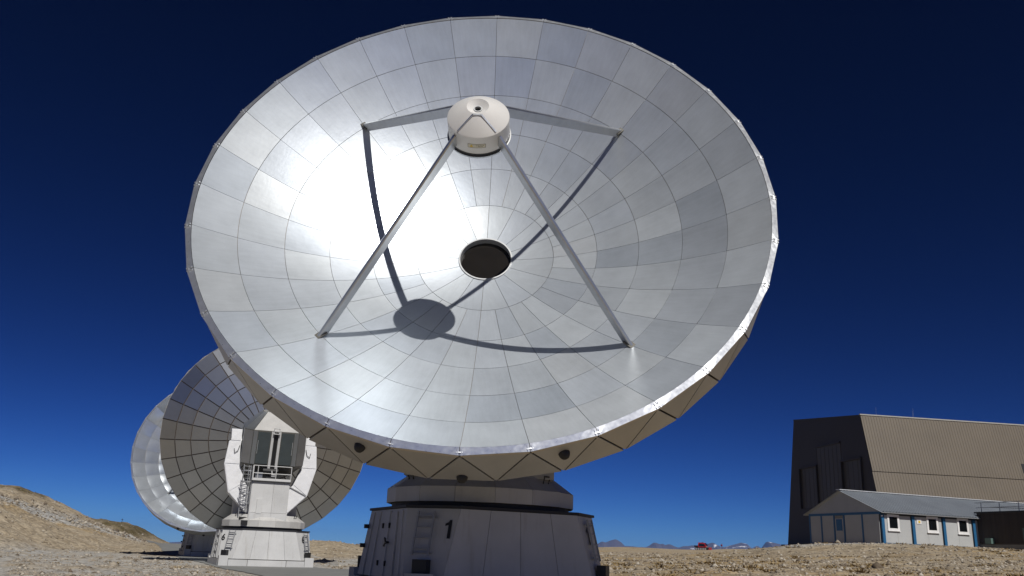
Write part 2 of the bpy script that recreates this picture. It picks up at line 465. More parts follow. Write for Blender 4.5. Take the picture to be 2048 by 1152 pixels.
def make_ground():
    rad = np.concatenate([np.linspace(0, 24, 18), np.geomspace(25, 170, 330), np.geomspace(172, 420, 90), np.geomspace(430, 30000, 60)])
    front = np.radians(np.linspace(90 + 36, 90 - 36, 560))
    back = np.radians(np.linspace(90 - 36, 90 + 36 - 360, 90))[1:-1]
    ang = np.concatenate([front, back])
    nr, na = len(rad), len(ang)
    rr, aa = np.meshgrid(rad, ang, indexing='ij')
    x = rr * np.cos(aa); y = rr * np.sin(aa)
    z = rough_h(x, y)
    v = np.stack([x, y, z], -1).reshape(-1, 3)
    i, j = np.meshgrid(np.arange(nr - 1), np.arange(na), indexing='ij')
    j2 = (j + 1) % na
    f = np.stack([i * na + j, i * na + j2, (i + 1) * na + j2, (i + 1) * na + j], -1).reshape(-1, 4)
    me = bpy.data.meshes.new('ground')
    me.from_pydata(v.tolist(), [], f[:, ::-1].tolist())
    # what covers the ground where: r = grey scree, g = brown-green turf, b = ochre dry grass
    X, Y = v[:, 0], v[:, 1]
    d = toe_d(X, Y); n = fbm(X / 5, Y / 5, 4); n2 = fbm(X / 2.2 + 40, Y / 2.2, 3)
    onhill = sstep(-1, 2, d) * sstep(60, 80, Y) * (1 - sstep(140, 165, Y))
    dc = 11.5 - 0.38 * (Y - 100) + 5 * n
    scree = onhill * np.clip(1.6 - np.abs(d - dc) / 2.6 + 2 * n2, 0, 1)
    turf = onhill * sstep(12.5, 14.5, d + 5 * n) * (1 - scree) * np.clip(0.75 + 2.5 * n2, 0, 1)
    far = sstep(0, 4, -X - 68 - (Y - 180) * 0.28 + 3 * n) * sstep(150, 170, Y) * (1 - sstep(220, 260, Y))
    turf = np.maximum(turf, far * np.clip(0.9 + n2 * 2, 0, 1))
    ochre = np.clip(0.14 + 2.8 * n + 1.8 * n2, 0, 0.85) * (1 - onhill * 0.45) * sstep(-10, 4, X + 0.02 * Y) + onhill * np.clip(1.2 - np.abs(d - dc + 4) / 1.2, 0, 1) * 0.7
    flat = sstep(3, -2, d) * sstep(-4, -9, X) * (1 - sstep(82, 92, Y)) * np.clip(0.62 + 1.6 * n2 + n, 0, 0.9)
    scree = np.maximum(scree, flat)
    scree = np.maximum(scree, np.clip(ruts(X, Y) * (0.8 + n2), 0, 0.9) * (d < 0) * (X < 3))
    mound = np.exp(-(((X - 26) / 5.5) ** 2 + ((Y - 70.5) / 2.2) ** 2)) * 1.2
    scree = np.maximum(scree, np.clip(mound + n2, 0, 1) * (mound > 0.2))
    ca = me.color_attributes.new('cover', 'FLOAT_COLOR', 'POINT')
    c4 = np.stack([scree, turf, np.clip(ochre, 0, 1), np.ones_like(X)], -1).astype(np.float32)
    ca.data.foreach_set('color', c4.ravel())
    me.polygons.foreach_set('use_smooth', [True] * len(me.polygons))
    # material
    m, nt, p = new_mat('plateau_gravel')
    L = nt.links.new
    at = nd(nt, 'ShaderNodeAttribute'); at.attribute_name = 'cover'
    sep = nd(nt, 'ShaderNodeSeparateColor'); L(at.outputs['Color'], sep.inputs[0])
    tc = nd(nt, 'ShaderNodeTexCoord')
    na_ = nd(nt, 'ShaderNodeTexNoise', Scale=0.35, Detail=8.0, Roughness=0.7); L(tc.outputs['Object'], na_.inputs['Vector'])
    r1 = nd(nt, 'ShaderNodeValToRGB'); e = r1.color_ramp.elements
    e[0].position = 0.32; e[0].color = (0.24, 0.192, 0.13, 1)
    e[1].position = 0.68; e[1].color = (0.39, 0.338, 0.258, 1)
    q = e.new(0.5); q.color = (0.318, 0.265, 0.192, 1)
    L(na_.outputs[0], r1.inputs[0])
    vo = nd(nt, 'ShaderNodeTexVoronoi', Scale=3.4); L(tc.outputs['Object'], vo.inputs['Vector'])
    sv = nd(nt, 'ShaderNodeSeparateColor'); L(vo.outputs['Color'], sv.inputs[0])
    mr = nd(nt, 'ShaderNodeMapRange'); mr.inputs['To Min'].default_value = 0.62; mr.inputs['To Max'].default_value = 1.28
    L(sv.outputs[0], mr.inputs[0])
    vm = nd(nt, 'ShaderNodeVectorMath', operation='SCALE'); L(r1.outputs[0], vm.inputs[0]); L(mr.outputs[0], vm.inputs['Scale'])
    def over(prev, fac, c, tex=True):
        mx = nd(nt, 'ShaderNodeMix', data_type='RGBA'); L(fac, mx.inputs['Factor']); L(prev, mx.inputs['A'])
        k = nd(nt, 'ShaderNodeVectorMath', operation='SCALE'); k.inputs[0].default_value = c; L(mr.outputs[0], k.inputs['Scale'])
        L(k.outputs[0], mx.inputs['B']); return mx.outputs['Result']
    c = over(vm.outputs[0], sep.outputs[2], (0.315, 0.23, 0.12))
    c = over(c, sep.outputs[0], (0.34, 0.336, 0.323))
    c = over(c, sep.outputs[1], (0.10, 0.08, 0.04))
    L(c, p.inputs['Base Color'])
    p.inputs['Roughness'].default_value = 0.95
    p.inputs['Specular IOR Level'].default_value = 0.1
    nb = nd(nt, 'ShaderNodeTexNoise', Scale=3.5, Detail=7.0, Roughness=0.75); L(tc.outputs['Object'], nb.inputs['Vector'])
    b = nd(nt, 'ShaderNodeBump', Strength=0.6, Distance=0.12); L(nb.outputs[0], b.inputs['Height'])
    L(b.outputs[0], p.inputs['Normal'])
    me.materials.append(m)
    o = link('ground', me); o['kind'] = 'structure'
make_ground()

def make_track():
    """asphalt strip through the three stations, laid on the ground"""
    ts = np.linspace(-6, 150, 190); ss = np.linspace(-3.4, 3.4, 11)
    T, S = np.meshgrid(ts, ss, indexing='ij')
    edge = 0.35 * fbm(T / 1.5, S * 0 + 3, 3) * np.sign(S) * (np.abs(S) > 3.0)
    S = S + edge
    x = A1.x - TD[0] * T + TD[1] * S; y = A1.y - TD[1] * T - TD[0] * S
    z = ground_h(x, y) + 0.03
    v = np.stack([x, y, z], -1).reshape(-1, 3).tolist()
    n = len(ss); f = [(i * n + j, (i + 1) * n + j, (i + 1) * n + j + 1, i * n + j + 1) for i in range(len(ts) - 1) for j in range(n - 1)]
    me = bpy.data.meshes.new('road'); me.from_pydata(v, [], f); me.materials.append(M['asphalt'])
    me.polygons.foreach_set('use_smooth', [True] * len(me.polygons))
    me.update()
    if me.polygons[0].normal.z < 0: me.flip_normals()
    o = link('road', me); o['kind'] = 'structure'
make_track()

def scatter_region(n, ymin, ymax, half=0.66, power=1.0):
    y = ymin * (ymax / ymin) ** (rng.random(n) ** power)
    x = (rng.random(n) * 2 - 1) * half * y
    return x, y

def clear_of_buildings(x, y):
    ok = ~on_track(x, y, 3.7)
    for a in (A1, A6, A3): ok &= np.hypot(x - a.x, y - a.y) > 4.6
    u = np.array([math.cos(HUT_A), math.sin(HUT_A)]); w = np.array([-u[1], u[0]])
    du = (x - HUT0.x) * u[0] + (y - HUT0.y) * u[1]; dw = (x - HUT0.x) * w[0] + (y - HUT0.y) * w[1]
    ok &= ~((du > -0.3) & (dw > -0.2) & (dw < 9.5)); ok &= ~((du > 10) & (dw > -12) & (dw < 9.5))
    u = np.array([math.cos(HALL_A), math.sin(HALL_A)]); w = np.array([-u[1], u[0]])
    du = (x - HALL0.x) * u[0] + (y - HALL0.y) * u[1]; dw = (x - HALL0.x) * w[0] + (y - HALL0.y) * w[1]
    ok &= ~((du > -0.3) & (dw > -5) & (dw < 22))
    return ok

def make_stones():
    n = 120000
    x, y = scatter_region(n, 27, 190)
    d = toe_d(x, y)
    dc = 11.5 - 0.38 * (y - 100) + 5 * fbm(x / 5, y / 5, 4)
    sc_ = (np.abs(d - dc) < 4) & (d > -1) & (y > 65) & (y < 150)
    # a second sowing, thick, on the scree band
    x2, y2 = scatter_region(60000, 66, 145); x2 = -np.abs(x2)
    d2 = toe_d(x2, y2); dc2 = 11.5 - 0.38 * (y2 - 100) + 5 * fbm(x2 / 5, y2 / 5, 4)
    k2 = (np.abs(d2 - dc2) < 3.4) & (d2 > -1)
    x = np.concatenate([x, x2[k2]]); y = np.concatenate([y, y2[k2]])
    big = np.concatenate([sc_, np.ones(k2.sum(), bool)])
    ok = clear_of_buildings(x, y) & (ruts(x, y) < 0.4); x, y, big = x[ok], y[ok], big[ok]
    n = len(x)
    s = 0.015 + 0.017 * rng.pareto(2.2, n); s = np.minimum(s, 0.13) * (0.75 + y / 150)
    s = np.where(rng.random(n) < 0.012, s * 2.2, s); s = np.where(big, s * 1.8, s); s = np.minimum(s, 0.42)
    z = rough_h(x, y) + s * 0.05
    base = np.array([(1, 0, 0), (0, 1, 0), (-1, 0, 0), (0, -1, 0), (0.1, 0.1, 0.8), (-0.1, 0, -0.6)])
    tri = np.array([(0, 1, 4), (1, 2, 4), (2, 3, 4), (3, 0, 4), (1, 0, 5), (2, 1, 5), (3, 2, 5), (0, 3, 5)])
    P = base[None] * (0.65 + 0.7 * rng.random((n, 6, 3)))
    a = rng.random(n) * 2 * PI; ca, sa = np.cos(a), np.sin(a)
    Q = P.copy(); Q[..., 0] = P[..., 0] * ca[:, None] - P[..., 1] * sa[:, None]; Q[..., 1] = P[..., 0] * sa[:, None] + P[..., 1] * ca[:, None]
    Q *= s[:, None, None] * np.array([1.1, 1.1, 0.9])
    Q[..., 0] += x[:, None]; Q[..., 1] += y[:, None]; Q[..., 2] += z[:, None]
    F = (tri[None] + 6 * np.arange(n)[:, None, None]).reshape(-1, 3)
    me = bpy.data.meshes.new('stones')
    me.vertices.add(n * 6); me.vertices.foreach_set('co', Q.ravel().astype(np.float32))
    me.loops.add(len(F) * 3); me.loops.foreach_set('vertex_index', F.ravel().astype(np.int32))
    me.polygons.add(len(F)); me.polygons.foreach_set('loop_start', np.arange(0, len(F) * 3, 3, dtype=np.int32))
    me.update(); me.validate()
    m, nt, p = new_mat('limestone'); L = nt.links.new
    geo = nd(nt, 'ShaderNodeNewGeometry')
    rp = nd(nt, 'ShaderNodeValToRGB'); e = rp.color_ramp.elements
    e[0].position = 0; e[0].color = (0.10, 0.075, 0.05, 1); e[1].position = 1; e[1].color = (0.40, 0.365, 0.31, 1)
    q = e.new(0.6); q.color = (0.29, 0.25, 0.195, 1)
    L(geo.outputs['Random Per Island'], rp.inputs[0]); L(rp.outputs[0], p.inputs['Base Color'])
    p.inputs['Roughness'].default_value = 0.9
    me.materials.append(m)
    o = link('stones', me); o['kind'] = 'stuff'
    o['label'] = 'loose pale limestone rubble strewn over the plateau'; o['category'] = 'stones'
make_stones()

def make_tufts():
    x, y = scatter_region(2400, 28, 190)
    n1 = fbm(x / 5, y / 5, 4) + 0.6 * fbm(x / 2.2 + 40, y / 2.2, 3)
    ok = clear_of_buildings(x, y) & (n1 > 0.10 - 0.10 * (x > 0)) & ((x > -4) | (rng.random(len(x)) < 0.25))
    x, y = x[ok], y[ok]; n = len(x); B = 26
    z = rough_h(x, y) - 0.02
    s = 0.16 + 0.34 * rng.random(n) ** 2
    a = rng.random((n, B)) * 2 * PI; r = rng.random((n, B)) ** 0.7 * s[:, None] * 0.9
    bx = x[:, None] + r * np.cos(a); by = y[:, None] + r * np.sin(a)
    h = s[:, None] * (0.14 + 0.26 * rng.random((n, B))); w = 0.03 + 0.03 * rng.random((n, B)) + y[:, None] * 0.0003
    a2 = rng.random((n, B)) * PI; lean = s[:, None] * 0.6
    zz = np.repeat(z[:, None], B, 1)
    P0 = np.stack([bx - w * np.cos(a2), by - w * np.sin(a2), zz], -1); P1 = np.stack([bx + w * np.cos(a2), by + w * np.sin(a2), zz], -1)
    P2 = np.stack([bx + lean * np.cos(a) * rng.random((n, B)), by + lean * np.sin(a) * rng.random((n, B)), zz + h], -1)
    V = np.stack([P0, P1, P2], 2).reshape(-1, 3); nf = n * B
    me = bpy.data.meshes.new('grass_tufts')
    me.vertices.add(nf * 3); me.vertices.foreach_set('co', V.ravel().astype(np.float32))
    me.loops.add(nf * 3); me.loops.foreach_set('vertex_index', np.arange(nf * 3, dtype=np.int32))
    me.polygons.add(nf); me.polygons.foreach_set('loop_start', np.arange(0, nf * 3, 3, dtype=np.int32))
    me.update(); me.validate()
    m, nt, p = new_mat('dry_grass'); L = nt.links.new
    geo = nd(nt, 'ShaderNodeNewGeometry')
    rp = nd(nt, 'ShaderNodeValToRGB'); e = rp.color_ramp.elements
    e[0].color = (0.10, 0.066, 0.025, 1); e[1].color = (0.27, 0.19, 0.08, 1)
    L(geo.outputs['Random Per Island'], rp.inputs[0]); L(rp.outputs[0], p.inputs['Base Color'])
    p.inputs['Roughness'].default_value = 0.85
    me.materials.append(m)
    o = link('grass_tufts', me); o['kind'] = 'stuff'
    o['label'] = 'low dry ochre grass tufts among the stones'; o['category'] = 'grass'
make_tufts()

# ------------------------------------------------------------------ far mountains
SKX = [-12442, -4993, -3752, -3479, -3404, -3305, -3106, -2759, -2014, -1517, -1458, -1408, -1343, -1219, -524, 718, 941, 991, 1025, 1075, 1125, 1174, 1214, 1413, 1453, 1497, 1532, 1562, 1592, 1621, 1656, 1686, 1741, 1810, 1885, 1959, 2009, 2073, 2113, 2158, 2207, 2267, 2317, 2361, 2406, 2441, 2471, 2510, 2545, 2590, 2620, 2654, 2704, 2764, 2828, 2952, 3449, 5177, 9905]
SKZ = [-227, -33, -26, -30, -21, -24, -12, -19, -6, 7, 23, 36, 27, 4, 10, 77, 117, 142, 134, 155, 166, 144, 109, 102, 117, 151, 148, 135, 143, 132, 143, 130, 109, 130, 137, 126, 141, 174, 150, 128, 139, 155, 171, 182, 174, 143, 130, 155, 137, 148, 200, 197, 189, 177, 184, 198, 197, 212, 287]
def make_mountains():
    nx, ny = 900, 50
    X = np.linspace(-7000, 7000, nx); Yv = np.linspace(7600, 10400, ny)
    x, y = np.meshgrid(X, Yv, indexing='ij')
    # skyline, metres: the ranges on the far side of the valley
    SX = SKX; SZ = SKZ
    ridge = np.interp(x, SX, SZ) + 10 * fbm(x / 45, y * 0 + 2.5, 3)
    yc = 9000 + 260 * fbm(x / 500, x * 0 + 7.7, 3)
    dy = (y - yc) / 620
    z = -420 + (ridge + 420) * np.exp(-dy * dy) - np.abs(fbm(x / 170, y / 300, 4)) * 150 * np.clip(np.abs(dy) * 2.2, 0, 1)
    v = np.stack([x, y, z], -1).reshape(-1, 3)
    i, j = np.meshgrid(np.arange(nx - 1), np.arange(ny - 1), indexing='ij')
    f = np.stack([i * ny + j, (i + 1) * ny + j, (i + 1) * ny + j + 1, i * ny + j + 1], -1).reshape(-1, 4)
    me = bpy.data.meshes.new('mountains'); me.from_pydata(v.tolist(), [], f.tolist())
    m, nt, p = new_mat('alpine_rock'); L = nt.links.new
    tc = nd(nt, 'ShaderNodeTexCoord'); geo = nd(nt, 'ShaderNodeNewGeometry')
    n1 = nd(nt, 'ShaderNodeTexNoise', Scale=0.009, Detail=6.0, Roughness=0.6); L(tc.outputs['Object'], n1.inputs['Vector'])
    sp = nd(nt, 'ShaderNodeSeparateXYZ'); L(tc.outputs['Object'], sp.inputs[0])
    mrx = nd(nt, 'ShaderNodeMapRange'); mrx.inputs['From Min'].default_value = 1500; mrx.inputs['From Max'].default_value = 1850; L(sp.outputs[0], mrx.inputs[0])
    mrz = nd(nt, 'ShaderNodeMapRange'); mrz.inputs['From Min'].default_value = 60; mrz.inputs['From Max'].default_value = 150; L(sp.outputs[2], mrz.inputs[0])
    ad = nd(nt, 'ShaderNodeMath', operation='MULTIPLY_ADD'); L(mrx.outputs[0], ad.inputs[0]); ad.inputs[1].default_value = 0.14; L(n1.outputs[0], ad.inputs[2])
    st = nd(nt, 'ShaderNodeMapRange'); st.inputs['From Min'].default_value = 0.72; st.inputs['From Max'].default_value = 0.78; L(ad.outputs[0], st.inputs[0])
    mx = nd(nt, 'ShaderNodeMix', data_type='RGBA'); mx.inputs['A'].default_value = (0.075, 0.062, 0.066, 1); mx.inputs['B'].default_value = (0.85, 0.86, 0.88, 1)
    L(st.outputs[0], mx.inputs['Factor']); L(mx.outputs['Result'], p.inputs['Base Color'])
    p.inputs['Roughness'].default_value = 0.9
    me.materials.append(m)
    o = link('mountains', me); o['kind'] = 'structure'
make_mountains()

# ------------------------------------------------------------------ antenna
FP = 4.875
RINGS = [0.77, 1.957, 3.182, 4.316, 5.434, 6.52, 7.5]
BACK = [(7.68, 1.60), (6.63, 0.98), (5.53, 0.45), (4.31, 0.05), (3.0, -0.28), (1.9, -0.5)]
STEP = 2 * PI / 32
def para(r): return r * r / (4 * FP)
def pol(r, t, z): return Vector((r * math.sin(t), r * math.cos(t), z))

def reflector_panel(r0, r1, span, bulge=0.0):
    nr, nt_ = 4, 4
    g = 0.0055
    rows = []; norms = []
    for i in range(nr + 1):
        r = r0 + g + (r1 - r0 - 2 * g) * i / nr
        dt = g / r
        for j in range(nt_ + 1):
            t = dt + (span - 2 * dt) * j / nt_
            u, w = 2 * i / nr - 1, 2 * j / nt_ - 1
            n0 = Vector((-r * math.sin(t) / (2 * FP), -r * math.cos(t) / (2 * FP), 1)).normalized()
            rows.append(pol(r, t, para(r)) + n0 * bulge * (1 - u * u) * (1 - w * w))
            er = Vector((math.sin(t), math.cos(t), r / (2 * FP))).normalized(); et = Vector((math.cos(t), -math.sin(t), 0))
            norms.append((n0 + er * bulge * 2 * u * (1 - w * w * 0.5) * 2 / (r1 - r0) + et * bulge * 2 * w * (1 - u * u * 0.5) * 2 / (r * span)).normalized())
    n = nt_ + 1
    faces = [(i * n + j, (i + 1) * n + j, (i + 1) * n + j + 1, i * n + j + 1) for i in range(nr) for j in range(nt_)]
    loop = [j for j in range(n)] + [i * n + nt_ for i in range(1, nr + 1)] + [nr * n + j for j in range(nt_ - 1, -1, -1)] + [i * n for i in range(nr - 1, 0, -1)]
    v = list(rows); b = len(v)
    for k in loop: v.append(rows[k])
    for k in loop: v.append(rows[k] - norms[k] * 0.02)
    m = len(loop)
    side = [(b + i, b + (i + 1) % m, b + m + (i + 1) % m, b + m + i) for i in range(m)]
    me = bpy.data.meshes.new('reflector_panel')
    me.from_pydata([tuple(q) for q in v], [], faces + side)
    me.polygons.foreach_set('use_smooth', [True] * len(faces) + [False] * len(side))
    me.update()
    if me.polygons[0].normal.z < 0: me.flip_normals()
    nn = [tuple(q) for q in norms] + [(0, 0, 0)] * (2 * m)
    me.normals_split_custom_set_from_vertices(nn)
    me.materials.append(M['panel'])
    return me

PM = {}
for i in range(6):
    PM[i] = reflector_panel(RINGS[i], RINGS[i + 1], STEP * (2 if i == 0 else 1))

PMF = {}
for i in range(6):
    PMF[i] = reflector_panel(RINGS[i], RINGS[i + 1], STEP * (2 if i == 0 else 1), 0.045); PMF[i].materials[0] = M['panel_far']

def shell_mesh():
    """dark structure between the reflector and the rear cladding: fills the seams"""
    b = MB()
    prof = [(0.74, -0.45)] + [(0.74, para(0.74) - 0.03)] + [(r, para(r) - 0.035) for r in np.linspace(0.9, 7.48, 14)]
    b.lathe(prof, 96, mi=1)
    t = [(k + 0.5) * STEP for k in range(32)]
    rows = [[pol(r - 0.02, a, z + 0.05) for a in t] for r, z in BACK]
    rows.append([pol(0.74, a, -0.45) for a in t])
    front = [pol(7.5, a - STEP / 2, para(7.5) - 0.035) for a in t]
    front2 = [pol(7.60, a - STEP / 2, 2.79) for a in t]
    for A, B in zip([front, front2] + rows[:-1], [front2] + rows):
        b.add(A + B, [(i, (i + 1) % 32, 32 + (i + 1) % 32, 32 + i) for i in range(32)])
    return b.mesh('dish_shell', [M['backing'], M['seam']])
SHELL = shell_mesh()

def inset(pts, g):
    """shrink a convex planar polygon by about g on every side"""
    c = sum((Vector(p) for p in pts), Vector()) / len(pts)
    n = len(pts); P = [Vector(p) for p in pts]
    nrm = Vector()
    for i in range(n): nrm += (P[i] - c).cross(P[(i + 1) % n] - c)
    nrm.normalize(); out = []
    for i in range(n):
        a, b, d = P[i - 1], P[i], P[(i + 1) % n]
        e1 = (b - a).normalized(); e2 = (d - b).normalized()
        n1 = nrm.cross(e1); n2 = nrm.cross(e2)
        bis = (n1 + n2); k = bis.length_squared / 2
        out.append(b + bis * (g / max(k, 0.25)))
    return out

BACKM = []
for i in range(len(BACK) - 1):
    (ra, za), (rb, zb) = BACK[i], BACK[i + 1]
    q = [pol(ra, -STEP / 2, za), pol(rb, -STEP / 2, zb), pol(rb, STEP / 2, zb), pol(ra, STEP / 2, za)]
    b = MB(); p = inset(q, 0.036)
    nrm = (p[1] - p[0]).cross(p[2] - p[1])
    if nrm.z > 0: p = p[::-1]
    b.slab(p, 0.03)
    BACKM.append(b.mesh('back_panel', M['back_clad']))
def tri_mesh(pts):
    p = inset(pts, 0.022); c = sum(p, Vector()) / 3
    nrm = (p[1] - p[0]).cross(p[2] - p[1])
    if nrm.dot(Vector((c.x, c.y, 0))) < 0: p = p[::-1]
    return MB().slab(p, 0.03).mesh('side_panel', M['side_clad'])
RV, ZV = 7.655, 2.77
TRI_A = tri_mesh([pol(RV, 0, ZV), pol(RV, STEP, ZV), pol(7.69, STEP / 2, 1.6)])
TRI_B = tri_mesh([pol(7.69, -STEP / 2, 1.6), pol(7.69, STEP / 2, 1.6), pol(RV, 0, ZV)])
def rim_mesh():
    n = 6; b = MB()
    g = 0.0009
    inn = [pol(7.503, g + (STEP - 2 * g) * j / n, 2.895) for j in range(n + 1)]
    P0, P1 = pol(7.68, g, 2.853), pol(7.68, STEP - g, 2.853)
    out = [P0.lerp(P1, j / n) for j in range(n + 1)]
    low = [q + Vector((0, 0, -0.02)) for q in out]
    b.add(inn + out + low, [(j, n + 1 + j, n + 2 + j, j + 1) for j in range(n)] + [(n + 1 + j, 2 * n + 2 + j, 2 * n + 3 + j, n + 2 + j) for j in range(n)])
    return b.mesh('rim_strip', M['rim'])
RIM = rim_mesh()
def lip_mesh():
    b = MB(); P0, P1 = pol(7.676, 0.003, 2.835), pol(7.676, STEP - 0.003, 2.835)
    d = Vector((0, 0, -0.075)); nrm = ((P0 + P1) * 0.5); nrm.z = 0; nrm.normalize()
    b.loft([P0, P0 + d, P0 + d - nrm * 0.04, P0 - nrm * 0.04], [P1, P1 + d, P1 + d - nrm * 0.04, P1 - nrm * 0.04])
    return b.mesh('rim_lip', M['lip'])
LIP = lip_mesh()
def bracket_mesh():
    b = MB()
    for t in (-0.006, 0.006):
        b.bar(pol(7.54, t, 2.898), pol(7.685, t, 2.862), 0.026, 0.018, up=(0, 0, 1))
    b.bar(pol(7.62, -0.009, 2.876), pol(7.62, 0.009, 2.876), 0.024, 0.018)
    return b.mesh('rim_bracket', M['rim'])
BRK = bracket_mesh()
def dome_mesh():
    b = MB(); b.lathe([(0.13, 0), (0.13, 0.03), (0.115, 0.09), (0.08, 0.14), (0.03, 0.165), (0.0, 0.17)], 16)
    return b.mesh('vent_dome', M['dark'], smooth=True, angle=R(40))
DOME = dome_mesh()

def leg_mesh():
    """one quadrupod blade in the plane of theta = 0 (towards +Y), from the reflector to the subreflector housing"""
    b = MB()
    a, c = Vector((0, 5.50, 1.46)), Vector((0, 0.70, 5.20))
    d = (c - a).normalized(); n = Vector((1, 0, 0)).cross(d).normalized()
    if n.z < 0: n = -n
    t, h0, h1 = 0.05, 0.12, 0.13
    def ring(p, h, t):
        return [p + Vector((-t, 0, 0)) - n * h, p + Vector((t, 0, 0)) - n * h, p + Vector((t, 0, 0)) + n * h * 0.8, p + Vector((t * 0.55, 0, 0)) + n * h, p + Vector((-t * 0.55, 0, 0)) + n * h, p + Vector((-t, 0, 0)) + n * h * 0.8]
    b.loft(ring(a, h0, t), ring(c, h1, t))
    return b.mesh('support_leg', M['alu'])
LEG = leg_mesh()
def foot_mesh():
    b = MB(); b.box((0, 5.47, para(5.47) + 0.03), (0.16, 0.36, 0.06)); return b.mesh('leg_foot', M['cab_under'])
FOOT = foot_mesh()

def build_dish(ant, mtx, front=True, number='1'):
    dish = link('dish', SHELL, ant, mtx)
    rr = random.Random(number)
    def rot(k): return Matrix.Rotation(-k * STEP, 4, 'Z')
    if front:
        for i in range(6):
            for k in range(0, 32, 2 if i == 0 else 1):
                w = 0.0012 if number else 0.009
                q = pol((RINGS[i] + RINGS[i + 1]) / 2, STEP / 2, para((RINGS[i] + RINGS[i + 1]) / 2))
                tilt = Matrix.Translation(q) @ Matrix.Rotation(rr.gauss(0, w), 4, 'X') @ Matrix.Rotation(rr.gauss(0, w), 4, 'Y') @ Matrix.Translation(-q)
                link('reflector_panel', PM[i] if number else PMF[i], dish, rot(k) @ tilt)
    else:
        pr = [(r, para(r)) for r in np.linspace(0.75, 7.5, 20)]
        MB().lathe(pr, 96).build('reflector_surface', M['panel'], dish, smooth=True)
    for i, me in enumerate(BACKM):
        for k in range(32): link('back_panel', me, dish, rot(k))
    for k in range(32):
        link('side_panel', TRI_A, dish, rot(k)); link('side_panel', TRI_B, dish, rot(k))
        link('rim_strip', RIM, dish, rot(k)); link('rim_lip', LIP, dish, rot(k)); link('rim_bracket', BRK, dish, rot(k))
    for k, z, off in ((17.5, 2.40, 0.0), (16.0, 1.75, 0.0), (14.5, 2.40, 0.0)):
        t = k * STEP; p = pol(7.62, t, z); n = Vector((math.sin(t), math.cos(t), 0))
        link('vent_dome', DOME, dish, Matrix.Translation(p) @ n.to_track_quat('Z', 'Y').to_matrix().to_4x4())
    # vertex opening
    MB().lathe([(0.735, -0.33), (0.735, 0.06), (0.775, 0.06), (0.775, 0.02)], 64).build('aperture_ring', M['galv'], dish, smooth=True, angle=R(35))
    mb = MB(); mb.lathe([(0.0, -0.13), (0.733, -0.13)], 48); mb.build('aperture_membrane', M['membrane'], dish)
    # subreflector unit on four legs
    for k in (4, 12, 20, 28):
        l = link('support_leg', LEG, dish, rot(k)); link('leg_foot', FOOT, dish, rot(k))
    mb = MB(); mb.lathe([(0.0, 4.62), (0.4, 4.66), (0.775, 4.78), (0.785, 4.80), (0.785, 4.83), (0.60, 4.84)], 64)
    mb.build('subreflector', M['alu'], dish, smooth=True, angle=R(35))
    mb = MB(); mb.lathe([(0.60, 4.80), (0.755, 4.82), (0.755, 4.90), (0.6, 4.92)], 64); mb.build('gap_ring', M['dark'], dish, smooth=True, angle=R(35))
    hs = MB(); hs.lathe([(0.60, 4.895), (0.745, 4.895), (0.750, 4.91), (0.750, 5.405), (0.735, 5.425), (0.275, 5.735), (0.265, 5.74), (0.255, 5.73), (0.09, 5.635), (0.075, 5.635), (0.075, 5.60), (0.0, 5.60)], 72)
    hs = hs.build('subreflector_housing', M['cap_white'], dish, smooth=True, angle=R(28))
    mb = MB(); mb.lathe([(0.078, 5.62), (0.078, 5.665), (0.105, 5.665), (0.105, 5.635)], 28); mb.build('port_ring', M['galv'], dish, smooth=True, angle=R(35))
    mb = MB(); mb.lathe([(0.0, 5.615), (0.074, 5.615)], 24); mb.build('port_glass', M['glass'], dish)
    # shiny cable strips over the cone: from the two lower legs to near the tip, and a cross piece
    def cone(r, t, h=0.012): return pol(r, t, 5.425 + (0.735 - r) * (0.31 / 0.46) + h)
    ts = [PI + 0.33, PI - 0.33]
    for t in ts:
        t0 = PI + math.copysign(PI / 4.6, t - PI)
        MB().bar(cone(0.72, t0), cone(0.30, t), 0.04, 0.02).build('cable_strip', M['rim'], dish)
    MB().bar(cone(0.30, ts[0]), cone(0.30, ts[1]), 0.04, 0.02).build('cable_strip', M['rim'], dish)
    # warning plate on the housing side (facing down)
    c = pol(0.753, PI, 5.15)
    pl = []
    for j in range(5):
        t = PI + 0.29 * (j / 4 - 0.5) * 2 * 0.98
        pl.append(t)
    b = MB()
    for z0, z1 in ((5.10, 5.21),):
        lo = [pol(0.7535, t, z0) for t in pl]; hi = [pol(0.7535, t, z1) for t in pl]
        b.add(lo + hi, [(j, j + 1, 5 + j + 1, 5 + j) for j in range(4)])
    wp = b.build('warning_plate', M['label'], dish)
    b = MB()
    for z0, z1 in ((5.095, 5.103), (5.207, 5.215)):
        lo = [pol(0.7545, t, z0) for t in pl]; hi = [pol(0.7545, t, z1) for t in pl]
        b.add(lo + hi, [(j, j + 1, 5 + j + 1, 5 + j) for j in range(4)])
    for t in (pl[0], pl[-1]):
        b.add([pol(0.7545, t - 0.005, 5.1), pol(0.7545, t + 0.005, 5.1), pol(0.7545, t + 0.005, 5.21), pol(0.7545, t - 0.005, 5.21)], [(0, 1, 2, 3)])
    for z, a0, a1 in ((5.170, -0.02, 0.25), (5.140, 0.04, 0.21)):
        k = 6
        for i in range(k * 2):
            if i % 3 == 2: continue
            ta = PI - (a0 + (a1 - a0) * i / (2 * k)); tb = PI - (a0 + (a1 - a0) * (i + 0.8) / (2 * k))
            b.add([pol(0.7545, ta, z - 0.007), pol(0.7545, tb, z - 0.007), pol(0.7545, tb, z + 0.007), pol(0.7545, ta, z + 0.007)], [(0, 1, 2, 3)])
    b.build('plate_print', M['black'], dish)
    b = MB(); tc_ = PI + 0.17
    b.add([pol(0.7545, tc_ + 0.062, 5.118), pol(0.7545, tc_ - 0.062, 5.118), pol(0.7545, tc_, 5.2)], [(0, 1, 2)])
